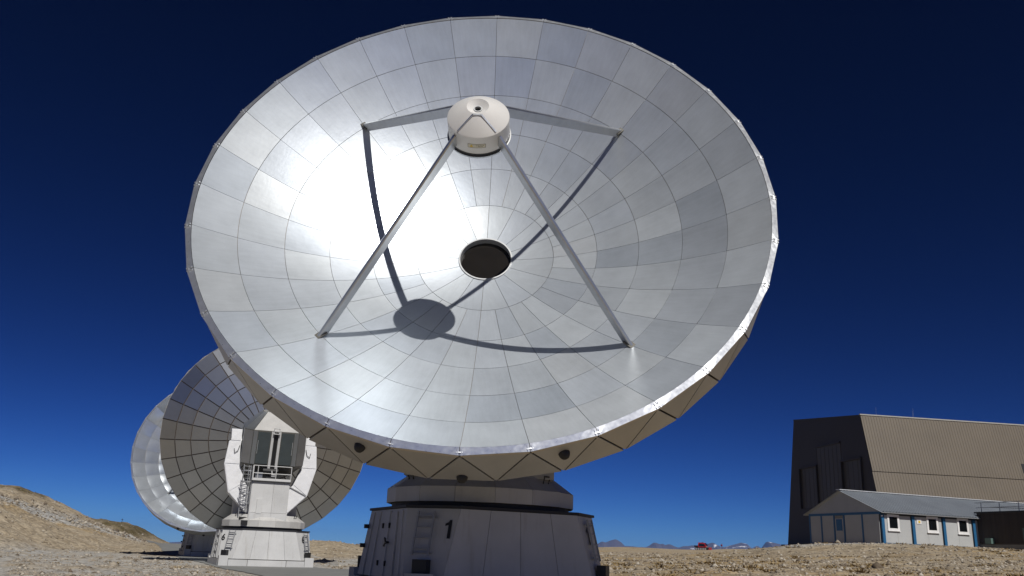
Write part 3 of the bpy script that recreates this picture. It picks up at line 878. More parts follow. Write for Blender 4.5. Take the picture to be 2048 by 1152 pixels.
    b.build('warning_triangle', M['yellow'], dish)
    return dish

def build_cabin(ant, mtx):
    """receiver cabin behind the dish, in the dish frame (axis along Z, up along Y), centred on the elevation axis z = -3.2"""
    zc = -3.25
    def octo(hw, hd, y, ch=0.27):
        a, b = hw, hd; c1, c2 = hw * (1 - ch), hd * (1 - ch)
        return [Vector((x, y, zc + z)) for x, z in ((-c1, -b), (c1, -b), (a, -c2), (a, c2), (c1, b), (-c1, b), (-a, c2), (-a, -c2))]
    y0, y1 = -1.15, 1.15
    A, B = octo(2.08, 2.0, y0), octo(2.08, 2.0, y1)
    cab = MB().loft(A, B).build('receiver_cabin', M['cab_under'], ant, mtx)
    cen = Vector((0, 0, zc))
    def panel(name, q, mat, g=0.03, out=0.03, t=0.05):
        p = inset(q, g); c = sum(p, Vector()) / len(p)
        n = (p[1] - p[0]).cross(p[2] - p[1]).normalized()
        if n.dot(c - cen) < 0: p = p[::-1]; n = -n
        return MB().slab([k + n * out for k in p], t).build(name, mat, cab)
    for i in range(8):
        if i == 0: continue
        j = (i + 1) % 8
        panel('wall_panel', [A[i], A[j], B[j], B[i]], M['cab'])
    # the rear face (i = 0, towards -Z): two tinted doors between light posts and a dark slot down the middle
    w = 2.08 * 0.73; zr = zc - 2.0
    def rear(x0, x1, ya, yb, mat, name, out=0.05):
        return panel(name, [Vector((x0, ya, zr)), Vector((x1, ya, zr)), Vector((x1, yb, zr)), Vector((x0, yb, zr))], mat, 0.012, out)
    for s in (-1, 1):
        rear(s * 0.36, s * 1.22, y0 + 0.06, y1 - 0.06, M['cab_door'], 'cabin_door')
        rear(s * 1.23, s * w, y0 + 0.02, y1 - 0.02, M['cab'], 'wall_panel')
        rear(s * 0.14, s * 0.33, y0 - 0.35, y1 + 0.02, M['white'], 'guide_post', 0.10)
        MB().bar((s * 1.16, -0.4, zr - 0.08), (s * 1.16, 0.5, zr - 0.08), 0.03).build('door_handle', M['galv'], cab)
    rear(-0.13, 0.13, y0 - 0.35, y1, M['black'], 'cable_slot', 0.02)
    # pyramid roof up to the hub, tapering underside
    T = octo(0.85, 0.9, 2.25); T = [q + Vector((0, 0, 1.0)) for q in T]
    rf = MB().loft(B, T).build('cabin_roof', M['cab_under'], cab)
    for i in range(8):
        j = (i + 1) % 8
        panel('roof_panel', [B[i], B[j], T[j], T[i]], M['turn'] if i == 0 else M['cab'], 0.02, 0.03)
    U = octo(1.35, 1.4, -1.85)
    MB().loft(U, A).build('cabin_floor', M['cab_under'], cab)
    MB().tube((0, 0.35, -1.4), (0, 0.35, -0.35), 1.75, 20, 1.9).build('hub_cone', M['cab'], cab)
    # winch bracket over the slot
    b = MB()
    for s in (-1, 1): b.box((s * 0.17, 1.2, zr - 0.16), (0.05, 0.36, 0.16))
    b.box((0, 1.38, zr - 0.16), (0.4, 0.05, 0.18)); b.box((0, 1.02, zr - 0.16), (0.46, 0.06, 0.2)); b.tube((-0.16, 1.2, zr - 0.18), (0.16, 1.2, zr - 0.18), 0.09, 10)
    b.build('winch_bracket', M['white'], cab)
    MB().tube((-0.5, 0, 0), (0.5, 0, 0), 0.16, 12).build('winch_motor', M['dark'], cab, Matrix.Translation((0.1, -1.5, zr - 0.2)))
    return cab

def ladder_mesh(length, width=0.42, rungs=7, r=0.02):
    b = MB()
    for s in (-1, 1): b.bar((s * width / 2, 0, 0), (s * width / 2, 0, length), 0.045, 0.045)
    for i in range(rungs):
        z = length * (i + 0.6) / rungs
        b.bar((-width / 2, 0, z), (width / 2, 0, z), 0.035, 0.035)
    return b

TOPZ, BOTZ = 2.28, 0.44
def octpts(a, b, z): return [Vector((x, y, z)) for x, y in ((-b, -a), (b, -a), (a, -b), (a, b), (b, a), (-b, a), (-a, b), (-a, -b))]
OT, OB = octpts(2.85, 1.73, TOPZ), octpts(3.0, 2.22, BOTZ)

def build_base(ant, number, number_side):
    core = MB().loft([p * 0.985 for p in octpts(3.0, 2.22, 0.0)], [Vector((p.x * 0.975, p.y * 0.975, p.z)) for p in OT]).build('base_core', M['backing'], ant)
    # wall panels: four to each main face, one to each corner facet
    for i in range(8):
        j = (i + 1) % 8
        a, b, c, d = OB[i], OB[j], OT[j], OT[i]
        n = 4 if i % 2 == 0 else 1
        cuts = [0, 0.25, 0.5, 0.76, 1.0] if n == 4 else [0, 1]
        for k in range(n):
            u0, u1 = cuts[k], cuts[k + 1]
            q = inset([a.lerp(b, u0), a.lerp(b, u1), d.lerp(c, u1), d.lerp(c, u0)], 0.006)
            MB().slab(q, 0.05).build('wall_panel', M['white'], ant)
    # plinth of low panels, and a block on each corner
    for i in range(4):
        rot = Matrix.Rotation(i * PI / 2, 4, 'Z')
        for x0, x1 in ((-2.46, -1.25), (-1.24, 1.24), (1.25, 2.46)):
            MB().box(((x0 + x1) / 2, -3.0, 0.19), (x1 - x0 - 0.02, 0.12, 0.42)).build('plinth_panel', M['white'], ant, rot)
        b = MB(); b.box((-2.76, -2.76, 0.31), (0.58, 0.58, 0.64)); b.build('foot_block', M['white'], ant, rot)
        # ladder on the corner facet (between the -X and -Y faces), with the black box it starts from
        f0, f1 = (OB[7] + OB[0]) / 2, (OT[7] + OT[0]) / 2
        n = Vector((-1, -1, 0)).normalized(); tang = Vector((1, -1, 0)).normalized()
        up = (f1 - f0).normalized(); out = tang.cross(up); out = out if out.dot(n) > 0 else -out
        pos = f0 + up * 0.62 + out * 0.14 - tang * (0.12 * number_side)
        X = tang; Z = up; Y = Z.cross(X)
        m4 = Matrix((X, Y, Z)).transposed().to_4x4(); m4.translation = pos
        ld = ladder_mesh(1.15, 0.46, 4).build('base_ladder', M['galv'], ant, rot @ m4)
        b = MB(); b.box((0, 0, 0.0), (0.4, 0.26, 0.34)); b.build('step_box', M['black'], ant, rot @ Matrix.Translation((-2.68, -2.68, 0.80)) @ Matrix.Rotation(-PI / 4, 4, 'Z'))
        for zz in (0.08, 1.0):
            MB().bar((-0.3, 0.06, zz), (0.3, 0.06, zz), 0.04, 0.03).build('ladder_bracket', M['galv'], ant, rot @ m4)
        if i in (0, 1) and number:
            if number == '1':
                b = MB(); o1 = [(-0.05, -0.27), (0.05, -0.27), (0.05, 0.27), (-0.02, 0.27), (-0.05, 0.21), (-0.15, 0.16), (-0.15, 0.09), (-0.05, 0.125)]
                me = b.loft([(px, py, 0.0) for px, py in o1], [(px, py, 0.006) for px, py in o1]).mesh('number', M['black'])
            else:
                me = text_mesh(number, 0.62, 0.004, 0.015)
            me.materials.clear(); me.materials.append(M['black'])
            side = 0.56 * number_side if i == 0 else -0.1
            m5 = Matrix((tang, up, out)).transposed().to_4x4(); m5.translation = f0 + up * 1.34 + out * 0.02 + tang * side
            link('number', me, ant, rot @ m5 @ Matrix.Scale(0.9, 4))
    # door in the -X face: two leaves, hinges, hand wheel, lamp boxes
    def onface(u, v, o):      # u along -Y..+Y across the face seen from outside (right = -Y), v up 0..1, o outwards
        a, b = OB[6], OB[7]; c, d = OT[7], OT[6]
        lo = a.lerp(b, u); hi = d.lerp(c, u); p = lo.lerp(hi, v)
        return p + Vector((-o, 0, o * 0.08))
    for u0, u1 in ((0.47, 0.62), (0.635, 0.80)):
        q = [onface(u0, 0.02, 0.04), onface(u1, 0.02, 0.04), onface(u1, 0.95, 0.04), onface(u0, 0.95, 0.04)]
        dl = MB().slab(q, 0.035).build('door_leaf', M['white'], ant)
        for v in (0.2, 0.75):
            p = onface(u0 + 0.01, v, 0.06); MB().box(p, (0.05, 0.05, 0.14)).build('hinge', M['dark'], dl)
    q = [onface(0.62, 0.0, 0.07), onface(0.635, 0.0, 0.07), onface(0.635, 0.97, 0.07), onface(0.62, 0.97, 0.07)]
    MB().slab(q, 0.05).build('door_post', M['white'], ant)
    for u in (0.12, 0.30, 0.90):
        q = [onface(u, 0.0, 0.03), onface(u + 0.025, 0.0, 0.03), onface(u + 0.025, 0.97, 0.03), onface(u, 0.97, 0.03)]
        MB().slab(q, 0.03).build('wall_rib', M['white'], ant)
    b = MB(); c = onface(0.66, 0.5, 0.13)
    for t in (0.3, 2.4, 4.5): b.bar(c, c + Vector((-0.02, math.sin(t) * 0.14, math.cos(t) * 0.14)), 0.03)
    b.tube(c, c + Vector((0.1, 0, 0)), 0.03); b.build('hand_wheel', M['black'], ant)
    MB().box(onface(0.57, 0.5, 0.06), (0.05, 0.2, 0.24)).build('lock_plate', M['galv'], ant)
    for v in (0.75, 0.45): MB().box(onface(0.03, v, 0.08), (0.12, 0.14, 0.12)).build('lamp_box', M['dark'], ant)
    # flat top with a thin dark edge
    MB().loft(octpts(2.90, 1.77, TOPZ + 0.005), octpts(2.90, 1.77, TOPZ + 0.075)).build('base_roof', M['dark'], ant)
    MB().tube((0, 0, TOPZ + 0.07), (0, 0, 2.50), 2.64, 40).build('bearing_ring', M['dark'], ant)

def arm_outline(s):
    pts = [(-2.9, 9.0), (-2.2, 9.0), (-2.2, 7.4), (-2.1, 6.6), (-1.62, 5.4), (-1.0, 4.7), (-0.95, 3.35), (-1.4, 3.45), (-2.65, 4.72), (-3.12, 6.6), (-2.98, 8.15), (-2.86, 8.2)]
    return [(x * s, z) for x, z in pts]

def build_turntable(ant, maz):
    """everything that turns in azimuth but not in elevation; +Y is the pointing direction"""
    N = 16
    def ring(r, z): return [Vector((r * math.sin((i + 0.5) * 2 * PI / N), r * math.cos((i + 0.5) * 2 * PI / N), z)) for i in range(N)]
    r0, r1, r2_ = ring(2.80, 2.49), ring(2.80, 2.90), ring(2.24, 3.30)
    tt = MB().loft([p * 1.0 for p in ring(2.765, 2.49)], ring(2.765, 2.90)).loft(ring(2.765, 2.90), ring(2.2, 3.29)).build('turntable', M['backing'], ant, maz)
    for A, B, nm in ((r0, r1, 'skirt_panel'), (r1, r2_, 'roof_panel')):
        for i in range(N):
            j = (i + 1) % N
            q = [A[j], A[i], B[i], B[j]]
            n = (q[1] - q[0]).cross(q[2] - q[1]); c = sum(q, Vector()) / 4
            if n.dot(Vector((c.x, c.y, 0))) < 0: q = q[::-1]
            MB().slab(inset(q, 0.005), 0.03).build(nm, M['turn'], tt)
    for a in (0.9, -0.9, 2.25, -2.25):
        b = MB(); p = Vector((math.sin(a) * 2.45, math.cos(a) * 2.45, 3.12)); t = Vector((math.cos(a), -math.sin(a), 0)); o = Vector((math.sin(a), math.cos(a), 0))
        b.bar(p - t * 0.12, p - t * 0.12 + Vector((0, 0, .2)) + o * 0.05, 0.035).bar(p + t * 0.12, p + t * 0.12 + Vector((0, 0, .2)) + o * 0.05, 0.035).bar(p - t * 0.14 + Vector((0, 0, .2)) + o * 0.05, p + t * 0.14 + Vector((0, 0, .2)) + o * 0.05, 0.035)
        b.build('lifting_lug', M['dark'], tt)
    MB().box((0, 0.85, 3.75), (4.3, 1.3, 1.0)).build('fork_base', M['turn'], tt)
    # fork arms: sheet-clad, faceted
    for s in (-1, 1):
        o = arm_outline(s)
        if s > 0: o = o[::-1]
        a = [Vector((x, -0.85, z)) for x, z in o]; b_ = [Vector((x, 0.55, z)) for x, z in o]
        arm = MB().loft([q * 1.0 for q in a], b_).build('fork_arm', M['foil'], tt)
        # proud sheets on the rear of the arm
        for (pa, pb, pc, pd) in (((-2.88, 8.2), (-2.22, 8.2), (-2.22, 9.0), (-2.88, 9.0)), ((-3.08, 6.62), (-2.12, 6.62), (-2.22, 8.15), (-2.96, 8.15)), ((-2.62, 4.74), (-1.66, 5.42), (-2.12, 6.58), (-3.08, 6.58)), ((-1.42, 3.5), (-1.02, 4.66), (-1.66, 5.38), (-2.6, 4.70))):
            q = [Vector((x * s, -0.86, z)) for x, z in (pa, pb, pc, pd)]
            n = (q[1] - q[0]).cross(q[2] - q[1])
            if n.y > 0: q = q[::-1]
            n = Vector((0, -1, 0))
            MB().slab([k + n * (0.02 + 0.01 * random.random()) for k in inset(q, 0.012)], 0.03).build('arm_sheet', M['foil'], arm)
        b = MB(); pts = [(-2.25, 7.9), (-2.35, 7.5), (-2.55, 7.35), (-2.6, 7.65)]
        for (x0, z0), (x1, z1) in zip(pts[:-1], pts[1:]): b.tube((x0 * s, -0.95, z0), (x1 * s, -0.95, z1), 0.02, 6)
        b.build('cable_loop', M['dark'], arm)
        b = MB()
        p, q = Vector((1.25 * s, -0.92, 5.35)), Vector((2.55 * s, -0.92, 4.75)) if s > 0 else Vector((2.3 * s, -0.92, 4.75))
        if s > 0: b.bar(p, q, 0.09, 0.06); b.build('cable_tray', M['galv'], arm)
    # rear tower with platform
    tw = MB().box((0, -1.45, 4.25), (2.36, 1.66, 2.36)).build('tower', M['backing'], tt)
    for x0, x1 in ((-1.2, 0.2), (0.2, 1.2)):
        for z0, z1 in ((3.42, 5.42), (2.95, 3.41)):
            yy = -2.34 if z0 > 3.4 else -2.44
            MB().box(((x0 + x1) / 2, yy + 0.05, (z0 + z1) / 2), (x1 - x0 - 0.012, 0.1, z1 - z0 - 0.01)).build('tower_panel', M['white'], tw)
    for s in (-1, 1):
        MB().box((s * 1.215, -1.45, 4.2), (0.05, 1.72, 2.44)).build('tower_panel', M['white'], tw)
        MB().box((s * 1.22, -2.0, 3.15), (0.06, 0.85, 0.5)).build('tower_panel', M['white'], tw)
    MB().box((-0.62, -2.40, 3.82), (0.34, 0.13, 0.95)).build('cable_duct', M['white'], tw)
    MB().box((0, -1.5, 5.46), (2.56, 1.95, 0.07)).build('platform_deck', M['dark'], tw)
    MB().box((0, -2.46, 5.58), (2.54, 0.03, 0.16)).build('kick_board', M['white'], tw)
    for s in (-1, 1): MB().box((s * 1.26, -1.5, 5.58), (0.03, 1.9, 0.16)).build('kick_board', M['white'], tw)
    for x in (-1.25, -0.95, 0.25, 1.25):
        MB().tube((x, -2.46, 5.5), (x, -2.46, 6.5), 0.025 if x > -1 else 0.045, 8).build('rail_post', M['white'], tw)
    for s in (-1, 1): MB().tube((s * 1.25, -0.6, 5.5), (s * 1.25, -0.6, 6.5), 0.025, 8).build('rail_post', M['white'], tw)
    for z in (5.98, 6.48):
        MB().tube((-1.27, -2.46, z), (1.27, -2.46, z), 0.025, 8).build('guard_rail', M['white'], tw)
        for s in (-1, 1): MB().tube((s * 1.25, -2.46, z), (s * 1.25, -0.6, z), 0.025, 8).build('guard_rail', M['white'], tw)
    MB().box((-0.85, -2.2, 5.8), (0.45, 0.35, 0.5)).build('cable_box', M['cab'], tw)
    MB().box((-0.1, -2.1, 5.68), (0.6, 0.4, 0.3)).build('drive_motor', M['dark'], tw)
    b = MB(); b.box((0.12, -2.25, 5.9), (0.34, 0.2, 0.22)); b.bar((0.0, -2.25, 6.0), (-0.04, -2.25, 6.2), 0.06); b.bar((0.24, -2.25, 6.0), (0.28, -2.25, 6.2), 0.06); b.build('cable_clamp', M['white'], tw)
    # caged ladder beside the tower
    lx, ly = -1.62, -1.75
    mt = Matrix.Translation((lx, ly, 3.05)) @ Matrix.Rotation(R(20), 4, 'Z')
    cg = ladder_mesh(3.5, 0.5, 13).build('access_ladder', M['galv'], tt, mt)
    for z in (0.95, 1.65, 2.35, 3.05):
        b = MB(); pr = None
        for i in range(9):
            t = PI + PI * i / 8; p = Vector((0.36 * math.cos(t), 0.62 * math.sin(t), z))
            if pr is not None: b.bar(pr, p, 0.035, 0.06)
            pr = p
        b.build('cage_hoop', M['galv'], cg)
    for i in (1, 3, 5, 7):
        t = PI + PI * i / 8; MB().bar((0.36 * math.cos(t), 0.62 * math.sin(t), 0.9), (0.36 * math.cos(t), 0.62 * math.sin(t), 3.4), 0.03).build('cage_bar', M['galv'], cg)
    b = MB(); b.box((-1.55, -2.05, 3.03), (0.5, 0.3, 0.12)); b.build('ladder_step', M['black'], tt)
    b = MB(); b.box((-1.6, -2.52, 2.72), (0.42, 0.10, 0.3)); b.build('vent_box', M['black'], tt, Matrix.Rotation(R(3), 4, 'Z'))
    for s in (-1, 1):
        MB().tube((s * 2.15, -0.15, 8.17), (s * 2.6, -0.15, 8.17), 0.42, 20).build('elevation_bearing', M['galv'], tt)
    return tt

def antenna(loc, heading, elev, number, label, front=True, number_side=1):
    """heading: direction (dx, dy) the dish points in plan"""
    ant = thing('radio_telescope', label, 'telescope', loc, SITE, 'radio telescopes in a row on the track')
    build_base(ant, number, number_side)
    az = math.atan2(-heading[0], heading[1]) - SITE           # turns +Y to the heading
    maz = Matrix.Rotation(az, 4, 'Z')
    build_turntable(ant, maz)
    c, s = math.cos(elev), math.sin(elev)
    md = Matrix(((-1, 0, 0), (0, -s, c), (0, c, s))).to_4x4()
    md = maz @ Matrix.Translation((0, 0, 8.17)) @ md @ Matrix.Translation((0, 0, 3.208))
    build_dish(ant, md, front, number)
    build_cabin(ant, md)
    return ant

antenna(A1, (-0.0334, -0.9994), R(20.74), '1', 'largest silver dish antenna in the foreground, marked 1 on its white base')
antenna(A6, (math.sin(R(-19.6)), math.cos(R(-19.6))), R(12.91), '6', 'dish antenna marked 6 seen from behind, with caged ladder and railed tower', front=False, number_side=-1)
antenna(A3, (math.sin(R(172)), math.cos(R(172))), R(14), '', 'farthest dish antenna, half hidden behind the one marked 6')

# ------------------------------------------------------------------ assembly hall
def build_hall():
    o = thing('assembly_hall', 'huge brown metal-clad hall with sloping side wall at the right edge', 'hall', HALL0 - Vector((0, 0, 18.98 - 3.6)), HALL_A)
    H = 18.98 - 3.6; LEN = 60.0
    # local: x along the hall, y back, z up. near top edge (0,0,H), near foot y=-4, far top y=16.8 z=H+1.7, far foot y=20.7
    def sec(x): return [Vector((x, -4.05, -1.5)), Vector((x, 20.9, -1.5)), Vector((x, 16.8, H + 1.7)), Vector((x, 0, H))]
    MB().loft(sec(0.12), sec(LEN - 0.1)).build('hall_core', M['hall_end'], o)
    # ribbed cladding of the sunny side, in two courses
    dn_ = (Vector((0, -4.05, -1.5)) - Vector((0, 0, H))); Ls = dn_.length; dn_.normalize()
    nrm = Vector((1, 0, 0)).cross(dn_); nrm = -nrm if nrm.y > 0 else nrm
    def course(s0, s1, out):
        b = MB(); pitch = 0.36; n = int(LEN / pitch); xs = []
        for i in range(n):
            x = i * pitch
            xs += [(x, 0.0), (x + 0.20, 0.0), (x + 0.235, 0.034), (x + 0.325, 0.034)]
        xs.append((n * pitch, 0.0))
        top = [Vector((x, 0, H)) + dn_ * s0 + nrm * (out + h) for x, h in xs]; bot = [Vector((x, 0, H)) + dn_ * s1 + nrm * (out + h) for x, h in xs]
        k = len(xs); b.add(bot + top, [(i, i + 1, k + i + 1, k + i) for i in range(k - 1)])
        return b.build('ribbed_cladding', M['hall'], o)
    course(0.0, 6.95, 0.10); course(6.85, Ls, 0.02)
    MB().bar(Vector((-0.1, 0, H + 0.1)) + nrm * 0.06, Vector((LEN, 0, H + 0.1)) + nrm * 0.06, 0.25, 0.14).build('parapet', M['hall_edge'], o)
    MB().bar(Vector((0.0, 0, H + 0.02)), Vector((0.0, 16.8, H + 1.72)), 0.12, 0.14).build('end_parapet', M['hall_end'], o)
    # end wall in flat sheets round three stepped door openings
    def wallsheet(y0, y1, z0, z1, name='end_sheet', x=0.0, mat='hall_end', t=0.1, clip=True):
        def yn(z): return -4.05 * (H - z) / (H + 1.5) 
        def yf(z): return 16.8 + 4.1 * (H + 1.7 - z) / (H + 3.2)
        q = [(y0, z0), (y1, z0), (y1, z1), (y0, z1)]
        if clip: q = [(max(min(y, yf(z)), yn(z)), z) for y, z in q]
        MB().slab([Vector((x, y, z)) for y, z in q][::-1], t).build(name, M[mat], o)
    zt = lambda y: H + 1.7 * y / 16.8
    z3, z4 = H - 5.1, H - 2.75
    # sheets (recess = 1 m deep openings)
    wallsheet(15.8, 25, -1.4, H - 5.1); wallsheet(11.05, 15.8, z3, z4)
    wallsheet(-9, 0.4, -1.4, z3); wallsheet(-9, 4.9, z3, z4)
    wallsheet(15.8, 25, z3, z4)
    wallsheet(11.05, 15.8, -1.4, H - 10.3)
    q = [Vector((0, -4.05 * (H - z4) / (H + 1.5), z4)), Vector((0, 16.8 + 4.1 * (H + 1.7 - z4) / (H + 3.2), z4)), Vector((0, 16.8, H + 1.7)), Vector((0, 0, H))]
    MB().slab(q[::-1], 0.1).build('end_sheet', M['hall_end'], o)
    # door leaves set back in the openings
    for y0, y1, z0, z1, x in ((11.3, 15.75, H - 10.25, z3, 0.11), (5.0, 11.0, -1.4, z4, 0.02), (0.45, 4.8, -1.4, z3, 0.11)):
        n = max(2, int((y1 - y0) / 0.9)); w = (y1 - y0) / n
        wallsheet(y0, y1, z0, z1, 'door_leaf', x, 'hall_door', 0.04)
        for i in range(n + 1):
            MB().box((x - 0.01, y0 + w * i, (z0 + z1) / 2), (0.03, 0.03, z1 - z0)).build('door_rib', M['hall_door'], o)
    for y0, y1, z0, z1 in ((11.05, 11.3, H - 10.3, z3), (4.8, 5.0, -1.4, z3), (15.75, 15.8, H - 10.3, z3), (0.4, 0.45, -1.4, z3)):
        MB().box((-0.06, (y0 + y1) / 2, (z0 + z1) / 2), (0.30, y1 - y0, z1 - z0)).build('door_jamb', M['hall_end'], o)
    for y0, y1, z in ((11.05, 15.8, z3), (4.9, 11.05, z4), (0.4, 4.9, z3)):
        MB().box((-0.08, (y0 + y1) / 2, z + 0.1), (0.28, y1 - y0, 0.2)).build('door_lintel', M['hall_end'], o)
    for x, h in ((3.1, 1.0), (8.0, 0.9), (8.1, 1.2)):
        MB().tube((x, 1.5, H), (x, 1.5, H + 0.4 + h), 0.007, 6).build('lightning_rod', M['galv'], o)
    b = MB(); b.slab([Vector((19.9, 0, H)) + dn_ * 5.0 + nrm * 0.14, Vector((19.9, 0, H)) + dn_ * 6.2 + nrm * 0.14, Vector((21.2, 0, H)) + dn_ * 6.2 + nrm * 0.14, Vector((21.2, 0, H)) + dn_ * 5.0 + nrm * 0.14], 0.05)
    b.build('wall_vent', M['black'], o)
    MB().box((-0.5, 20.9, 0.1), (0.4, 0.35, 0.7)).build('corner_bollard', M['dark'], o)
build_hall()

# ------------------------------------------------------------------ prefabricated hut
def window(parent, u, z, w, h):
    fr = MB(); t = 0.19
    for c, s in (((u, -0.05, z + h / 2 - t / 2), (w, 0.1, t)), ((u, -0.05, z - h / 2 + t / 2), (w, 0.1, t)), ((u - w / 2 + t / 2, -0.05, z), (t, 0.1, h - 2 * t)), ((u + w / 2 - t / 2, -0.05, z), (t, 0.1, h - 2 * t))): fr.box(c, s)
    f = fr.build('window', M['frame_white'], parent)
    MB().box((u, -0.055, z), (w - 2 * t + 0.01, 0.02, h - 2 * t + 0.01)).build('pane', M['glass'], f)
    MB().box((u, -0.09, z - h / 2 - 0.02), (w + 0.06, 0.14, 0.05)).build('sill', M['frame_white'], f)
def build_hut():
    o = thing('site_hut', 'grey prefabricated hut with blue posts and white-framed windows', 'hut', HUT0, HUT_A)
    W, LEN, HE, HR = 8.6, 22.0, 2.5, 4.42
    MB().box((LEN / 2 + 0.06, W / 2, HE / 2 - 0.2), (LEN - 0.1, W - 0.1, HE + 0.35)).build('hut_core', M['backing'], o)
    # front wall panels between the blue posts
    posts = [0.0, 3.2, 6.55, 9.9]
    for a, b in zip(posts, posts[1:] + [13.2]):
        m = (a + b) / 2
        for x0, x1 in ((a + 0.14, m), (m, b - 0.14)):
            MB().box(((x0 + x1) / 2, 0.0, HE / 2 + 0.03), (x1 - x0 - 0.012, 0.07, HE - 0.18)).build('wall_panel', M['hut_wall'], o)
    for a in posts: MB().box((a + 0.14, -0.02, HE / 2), (0.28, 0.14, HE - 0.02)).build('corner_post', M['hut_blue'], o)
    MB().box((6.5, -0.03, 0.05), (13.0, 0.10, 0.10)).build('floor_beam', M['hut_blue'], o)
    MB().box((6.5, -0.04, HE - 0.1), (13.0, 0.10, 0.22)).build('eave_beam', M['dark'], o)
    for u, z in ((1.20, 1.72), (5.38, 1.74), (8.75, 1.76)): 
        f = window(o, u, z, 1.24, 1.28)
    sg = MB().box((3.95, -0.06, 1.95), (0.5, 0.03, 0.42)).build('notice_board', M['frame_white'], o)
    MB().box((3.97, -0.08, 1.9), (0.2, 0.02, 0.18)).build('notice_print', M['yellow'], sg)
    MB().box((0.02, -0.12, 2.2), (0.1, 0.1, 0.1)).build('wall_lamp', M['frame_white'], o)
    # gable end
    yb = [0.0, 1.95, 3.55, 4.75, 6.6, 8.6]
    kinds = ['p', 'p', 'd', 'p', 'p']
    yb = [0.14, 2.05, 4.15, 5.45, 7.0, 8.5]
    for i in range(5):
        y0, y1 = yb[i], yb[i + 1]
        if i == 2:
            d = MB().box((0.0, (y0 + y1) / 2, 1.05), (0.07, y1 - y0 - 0.3, 2.1)).build('door', M['hut_wall'], o)
            MB().box((-0.045, (y0 + y1) / 2, 1.55), (0.03, 0.72, 0.95)).build('door_pane', M['hut_blue'], d)
            MB().box((0.0, (y0 + y1) / 2, 2.22), (0.07, y1 - y0 - 0.3, 0.2)).build('door_head', M['concrete'], d)
            MB().tube((-0.08, y0 + 0.25, 1.0), (-0.08, y0 + 0.38, 1.0), 0.02, 6).build('door_handle', M['galv'], d)
        else:
            MB().box((0.0, (y0 + y1) / 2, HE / 2), (0.07, y1 - y0 - 0.1, HE - 0.1)).build('wall_panel', M['hut_wall'], o)
    for y in (2.05, 4.2, 5.4, 7.0, 8.52): MB().box((-0.02, y, HE / 2), (0.1, 0.16, HE - 0.02)).build('gable_post', M['hut_blue'], o)
    MB().box((-0.03, W / 2, HE - 0.06), (0.10, W, 0.2)).build('gable_beam', M['hut_blue'], o)
    MB().box((-0.03, W / 2, 0.04), (0.10, W, 0.08)).build('gable_floor_beam', M['hut_blue'], o)
    b = MB(); b.slab([Vector((-0.05, W + 0.1, HE + 0.04)), Vector((-0.05, -0.1, HE + 0.04)), Vector((-0.05, W / 2, HR - 0.05))], 0.08); b.build('gable_sheet', M['hut_gable'], o)
    # ribbed roof, two slopes
    for s in (0, 1):
        e0 = Vector((0, -0.45, HE - 0.02)) if s == 0 else Vector((0, W + 0.45, HE - 0.02)); r0 = Vector((0, W / 2, HR))
        sheet_w = 1.0; x = -0.35
        while x < LEN:
            b = MB(); prof = []
            for i in range(3):
                q = x + i / 3; prof += [(q, 0.0), (q + 0.17, 0.0), (q + 0.20, 0.08), (q + 0.30, 0.08)]
            prof.append((x + 1.0, 0.0))
            k = len(prof); lo = [e0 + Vector((a, 0, h)) for a, h in prof]; hi = [r0 + Vector((a, 0, h)) for a, h in prof]
            lo2 = [e0 + Vector((x, 0, -0.05)), e0 + Vector((x + 1.0, 0, -0.05))]
            f = [(i, i + 1, k + i + 1, k + i) for i in range(k - 1)]
            b.add(lo + hi, f if s == 0 else [q[::-1] for q in f])
            b.build('roof_sheet', M['hut_roof'], o)
            x += 1.0
        nrm = (r0 - e0).cross(Vector((1, 0, 0)))
        MB().slab([e0 + Vector((-0.3, 0, -0.03)), e0 + Vector((LEN, 0, -0.03)), r0 + Vector((LEN, 0, -0.03)), r0 + Vector((-0.3, 0, -0.03))][::1 if s == 0 else -1], 0.03).build('roof_lining', M['hut_gable'], o)
    MB().bar((-0.4, W / 2, HR + 0.06), (LEN, W / 2, HR + 0.06), 0.5, 0.06).build('ridge_cap', M['ridge'], o)
build_hut()

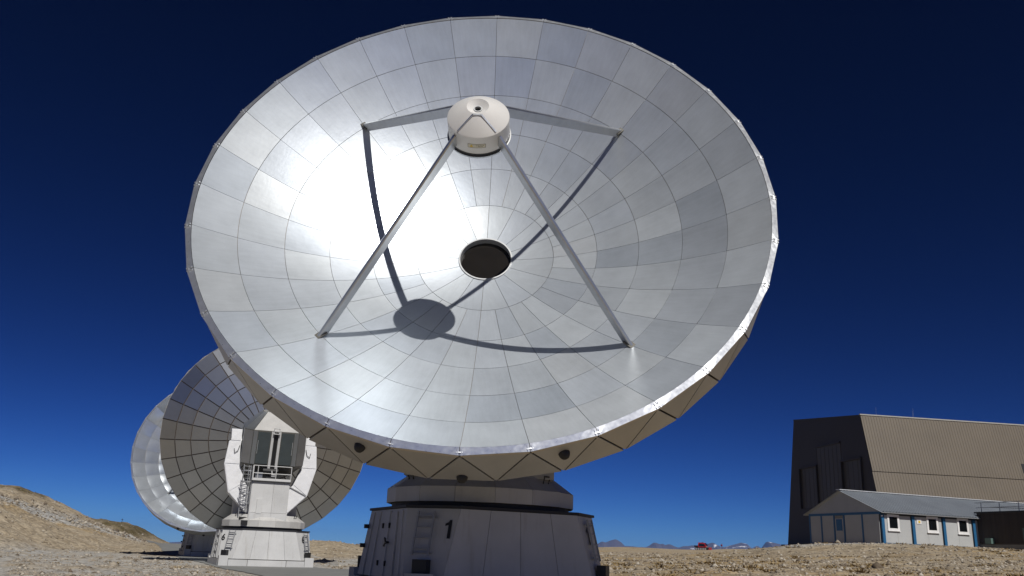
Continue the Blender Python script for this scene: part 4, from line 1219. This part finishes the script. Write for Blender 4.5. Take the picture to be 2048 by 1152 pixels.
def build_shed():
    m = Matrix.Rotation(HUT_A, 3, 'Z')
    p = HUT0 + m @ Vector((10.45, -0.1, 0))
    o = thing('timber_shed', 'dark brown boarded shed in shade with railing on its flat roof', 'shed', p, HUT_A)
    L_, Wd, H = 11.0, 9.0, 2.95        # runs towards -Y
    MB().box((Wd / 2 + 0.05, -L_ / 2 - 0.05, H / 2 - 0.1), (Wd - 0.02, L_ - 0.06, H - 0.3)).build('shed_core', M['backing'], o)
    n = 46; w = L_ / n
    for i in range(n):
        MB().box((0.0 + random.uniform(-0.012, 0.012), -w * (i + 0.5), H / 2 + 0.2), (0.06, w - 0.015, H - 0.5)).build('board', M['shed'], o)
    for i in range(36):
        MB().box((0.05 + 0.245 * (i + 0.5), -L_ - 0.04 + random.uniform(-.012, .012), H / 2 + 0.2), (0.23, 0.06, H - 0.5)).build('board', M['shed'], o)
    MB().box((Wd / 2, -L_ / 2, -0.1), (Wd + 0.06, L_ + 0.1, 0.9)).build('plinth', M['concrete'], o)
    MB().box((Wd / 2 - 0.05, -L_ / 2, H + 0.0), (Wd + 0.3, L_ + 0.2, 0.12)).build('shed_roof', M['dark'], o)
    for y in (-0.4, -2.2, -4.0, -5.8, -7.6, -9.4):
        MB().bar((0.15, y, H), (0.15, y, H + 0.85), 0.05).build('rail_post', M['galv'], o)
    for z in (0.42, 0.83): MB().bar((0.15, 0.2, H + z), (0.15, -10.5, H + z), 0.045).build('guard_rail', M['galv'], o)
    MB().bar((0.5, -0.9, H + 0.45), (6, -3.2, H + 0.5), 0.05).build('roof_pipe', M['dark'], o)
    f = MB().box((-0.05, -4.7, 1.15), (0.06, 0.9, 1.0)).build('window', M['green_box'], o)
    MB().box((-0.09, -4.7, 1.1), (0.03, 0.7, 0.75)).build('pane', M['glass'], f)
    MB().box((-0.25, -1.2, 0.62), (0.4, 0.6, 0.45)).build('meter_box', M['green_box'], o)
build_shed()

# ------------------------------------------------------------------ small far things
def gz(x, y): return float(ground_h(np.array([x]), np.array([y]))[0])

def build_groomer():
    x, y = 65.9, 300.0
    o = thing('snow_groomer', 'red tracked snow groomer with black windows parked on the crest', 'vehicle', (x, y, gz(x, y) + 0.02), R(-25))
    # local +X is forward; seen from its right-hand side (-Y)
    for s in (-1, 1):
        prof = [(-2.0, 0.35), (-1.7, 0.08), (1.5, 0.08), (2.0, 0.45), (1.7, 0.85), (-1.8, 0.85)]
        a = [Vector((px, s * 0.75, pz)) for px, pz in prof]; b = [Vector((px, s * 1.75, pz)) for px, pz in prof]
        if s > 0: a, b = b, a
        tr = MB().loft(a, b).build('track', M['dark'], o)
        for wx in (-1.5, -0.75, 0, 0.75, 1.45): MB().tube((wx, s * 1.70, 0.42), (wx, s * 1.78, 0.42), 0.3, 12).build('track_wheel', M['galv'], tr)
    MB().box((0, 0, 0.75), (3.9, 1.9, 0.5)).build('chassis', M['black'], o)
    prof = [(-1.0, 0.95), (1.5, 0.95), (1.75, 1.35), (1.15, 2.35), (-0.9, 2.45), (-1.1, 1.5)]
    a = [Vector((px, -1.1, pz)) for px, pz in prof]; b = [Vector((px, 1.1, pz)) for px, pz in prof]
    cab = MB().loft(a, b).build('cab', M['red'], o)
    for s in (-1, 1):
        q = [Vector((px, s * 1.115, pz)) for px, pz in ((-0.8, 1.25), (1.1, 1.2), (0.9, 2.05), (-0.75, 2.1))]
        MB().slab(q if s < 0 else q[::-1], 0.02).build('side_window', M['glass'], cab)
    q = [Vector((1.73, -0.95, 1.42)), Vector((1.73, 0.95, 1.42)), Vector((1.22, 0.95, 2.26)), Vector((1.22, -0.95, 2.26))]
    MB().slab([p + Vector((0.02, 0, 0.012)) for p in q], 0.02).build('windscreen', M['glass'], cab)
    for s in (-1, 1):
        MB().box((1.66, s * 0.9, 1.1), (0.1, 0.28, 0.2)).build('headlight', M['lamp'], cab)
        MB().box((1.45, s * 1.45, 2.0), (0.12, 0.25, 0.45)).build('mirror', M['black'], cab)
        MB().bar((1.2, s * 1.1, 2.1), (1.45, s * 1.4, 2.1), 0.05).build('mirror_arm', M['black'], cab)
        MB().box((0.2, s * 0.7, 2.52), (0.2, 0.25, 0.16)).build('work_lamp', M['black'], cab)
    MB().box((-1.75, 0, 1.25), (1.3, 1.9, 0.5)).build('rear_deck', M['black'], o)
    MB().box((-1.2, 0.5, 2.0), (0.15, 0.15, 1.0)).build('exhaust', M['black'], o)
    prof = [(2.75, 0.1), (2.95, 0.25), (2.75, 0.6), (2.85, 1.0), (2.70, 1.0), (2.6, 0.6), (2.65, 0.2)]
    a = [Vector((px, -2.1, pz)) for px, pz in prof]; b = [Vector((px, 2.1, pz)) for px, pz in prof]
    MB().loft(a, b).build('blade', M['red'], o)
    for s in (-1, 1): MB().bar((1.9, s * 0.6, 0.6), (2.7, s * 0.6, 0.5), 0.15).build('blade_arm', M['black'], o)
build_groomer()

def build_person():
    x, y = 72.5, 300.0
    z0 = gz(x, y)
    J = {'pelvis': (0, 0, .93), 'waist': (0, .02, 1.08), 'chest': (0.0, .0, 1.32), 'neck': (0, -.03, 1.47), 'head': (0, -.05, 1.58), 'top': (0, -.05, 1.70),
         'hl': (-.10, 0, .88), 'kl': (-.12, -.05, .48), 'al': (-.13, .0, .09), 'tl': (-.14, -.14, .04), 'hr': (.10, 0, .88), 'kr': (.12, .02, .48), 'ar': (.13, .06, .09), 'tr': (.14, -.08, .04),
         'sl': (-.19, 0, 1.40), 'el': (-.25, -.03, 1.14), 'wl': (-.22, -.20, .98), 'fl': (-.21, -.28, .95), 'sr': (.19, 0, 1.40), 'er': (.26, .02, 1.13), 'wr': (.27, -.12, .92), 'fr': (.27, -.18, .86)}
    rad = {'pelvis': .15, 'waist': .14, 'chest': .17, 'neck': .06, 'head': .095, 'top': .08, 'hl': .10, 'kl': .07, 'al': .05, 'tl': .045, 'hr': .10, 'kr': .07, 'ar': .05, 'tr': .045, 'sl': .08, 'el': .06, 'wl': .045, 'fl': .04, 'sr': .08, 'er': .06, 'wr': .045, 'fr': .04}
    E_ = [('pelvis', 'waist'), ('waist', 'chest'), ('chest', 'neck'), ('neck', 'head'), ('head', 'top'), ('pelvis', 'hl'), ('hl', 'kl'), ('kl', 'al'), ('al', 'tl'), ('pelvis', 'hr'), ('hr', 'kr'), ('kr', 'ar'), ('ar', 'tr'), ('chest', 'sl'), ('sl', 'el'), ('el', 'wl'), ('wl', 'fl'), ('chest', 'sr'), ('sr', 'er'), ('er', 'wr'), ('wr', 'fr')]
    nm = list(J); me = bpy.data.meshes.new('person'); me.from_pydata([J[k] for k in nm], [(nm.index(a), nm.index(b)) for a, b in E_], [])
    ob = bpy.data.objects.new('person', me); col.objects.link(ob)
    sk = ob.modifiers.new('skin', 'SKIN'); sub = ob.modifiers.new('sub', 'SUBSURF'); sub.levels = 1; sub.render_levels = 1
    for i, k in enumerate(nm):
        sv = me.skin_vertices[0].data[i]; g = 1.3 if k in ('chest', 'waist', 'pelvis', 'sl', 'sr', 'el', 'er') else 1.08; sv.radius = (rad[k] * g, rad[k] * g); sv.use_root = (k == 'pelvis')
    bpy.context.view_layer.update()
    body = bpy.data.meshes.new_from_object(ob.evaluated_get(bpy.context.evaluated_depsgraph_get()))
    bpy.data.objects.remove(ob)
    body.materials.clear()
    for k in ('trousers', 'jacket', 'skin'): body.materials.append(M[k])
    for p in body.polygons:
        c = p.center
        hand = (c.z < 0.97 and abs(c.x) > 0.18)
        p.material_index = 2 if (c.z > 1.47 or hand) else (1 if c.z > 0.88 else 0)
        p.use_smooth = True
    o = link('person', body, None, Matrix.Translation((x, y, z0)) @ Matrix.Rotation(R(60), 4, 'Z'))
    tag(o, 'person in dark red jacket and dark trousers standing on the crest', 'person')
    b = MB(); b.lathe([(0.0, 0.13), (0.06, 0.115), (0.10, 0.06), (0.112, 0.0), (0.10, -0.05)], 14)
    bp = MB(); bp.box((0, 0.24, 1.22), (0.34, 0.2, 0.5)); bp.box((0, 0.36, 1.14), (0.24, 0.08, 0.26)); bp.build('backpack', M['jacket'], o)
    b.build('hair', M['hair'], o, Matrix.Translation((0, -.03, 1.62)), smooth=True)
build_person()

def build_marker():
    x, y = -75.5, 180.0
    b = MB(); z = gz(x, y)
    b.tube((0, 0, -0.3), (0, 0, 0.9), 0.05, 6); b.bar((-0.2, 0, 0.72), (0.2, 0, 0.72), 0.08)
    o = b.build('marker_post', M['dark'], None, Matrix.Translation((x, y, z)))
    tag(o, 'small dark marker post on the brown far hill', 'post')
build_marker()

# ------------------------------------------------------------------ haze
def build_haze():
    b = MB(); b.box((0, 2000, -640), (34000, 26000, 1770))
    o = b.build('haze', [])
    m = bpy.data.materials.new('haze_air'); m.use_nodes = True; nt = m.node_tree; nt.nodes.clear()
    out = nt.nodes.new('ShaderNodeOutputMaterial'); v = nt.nodes.new('ShaderNodeVolumePrincipled')
    v.inputs['Color'].default_value = (0.16, 0.38, 1.0, 1); v.inputs['Density'].default_value = 0.00004; v.inputs['Anisotropy'].default_value = 0.0
    nt.links.new(v.outputs[0], out.inputs['Volume'])
    o.data.materials.clear(); o.data.materials.append(m); o['kind'] = 'stuff'
HAZE = True
if HAZE: build_haze()
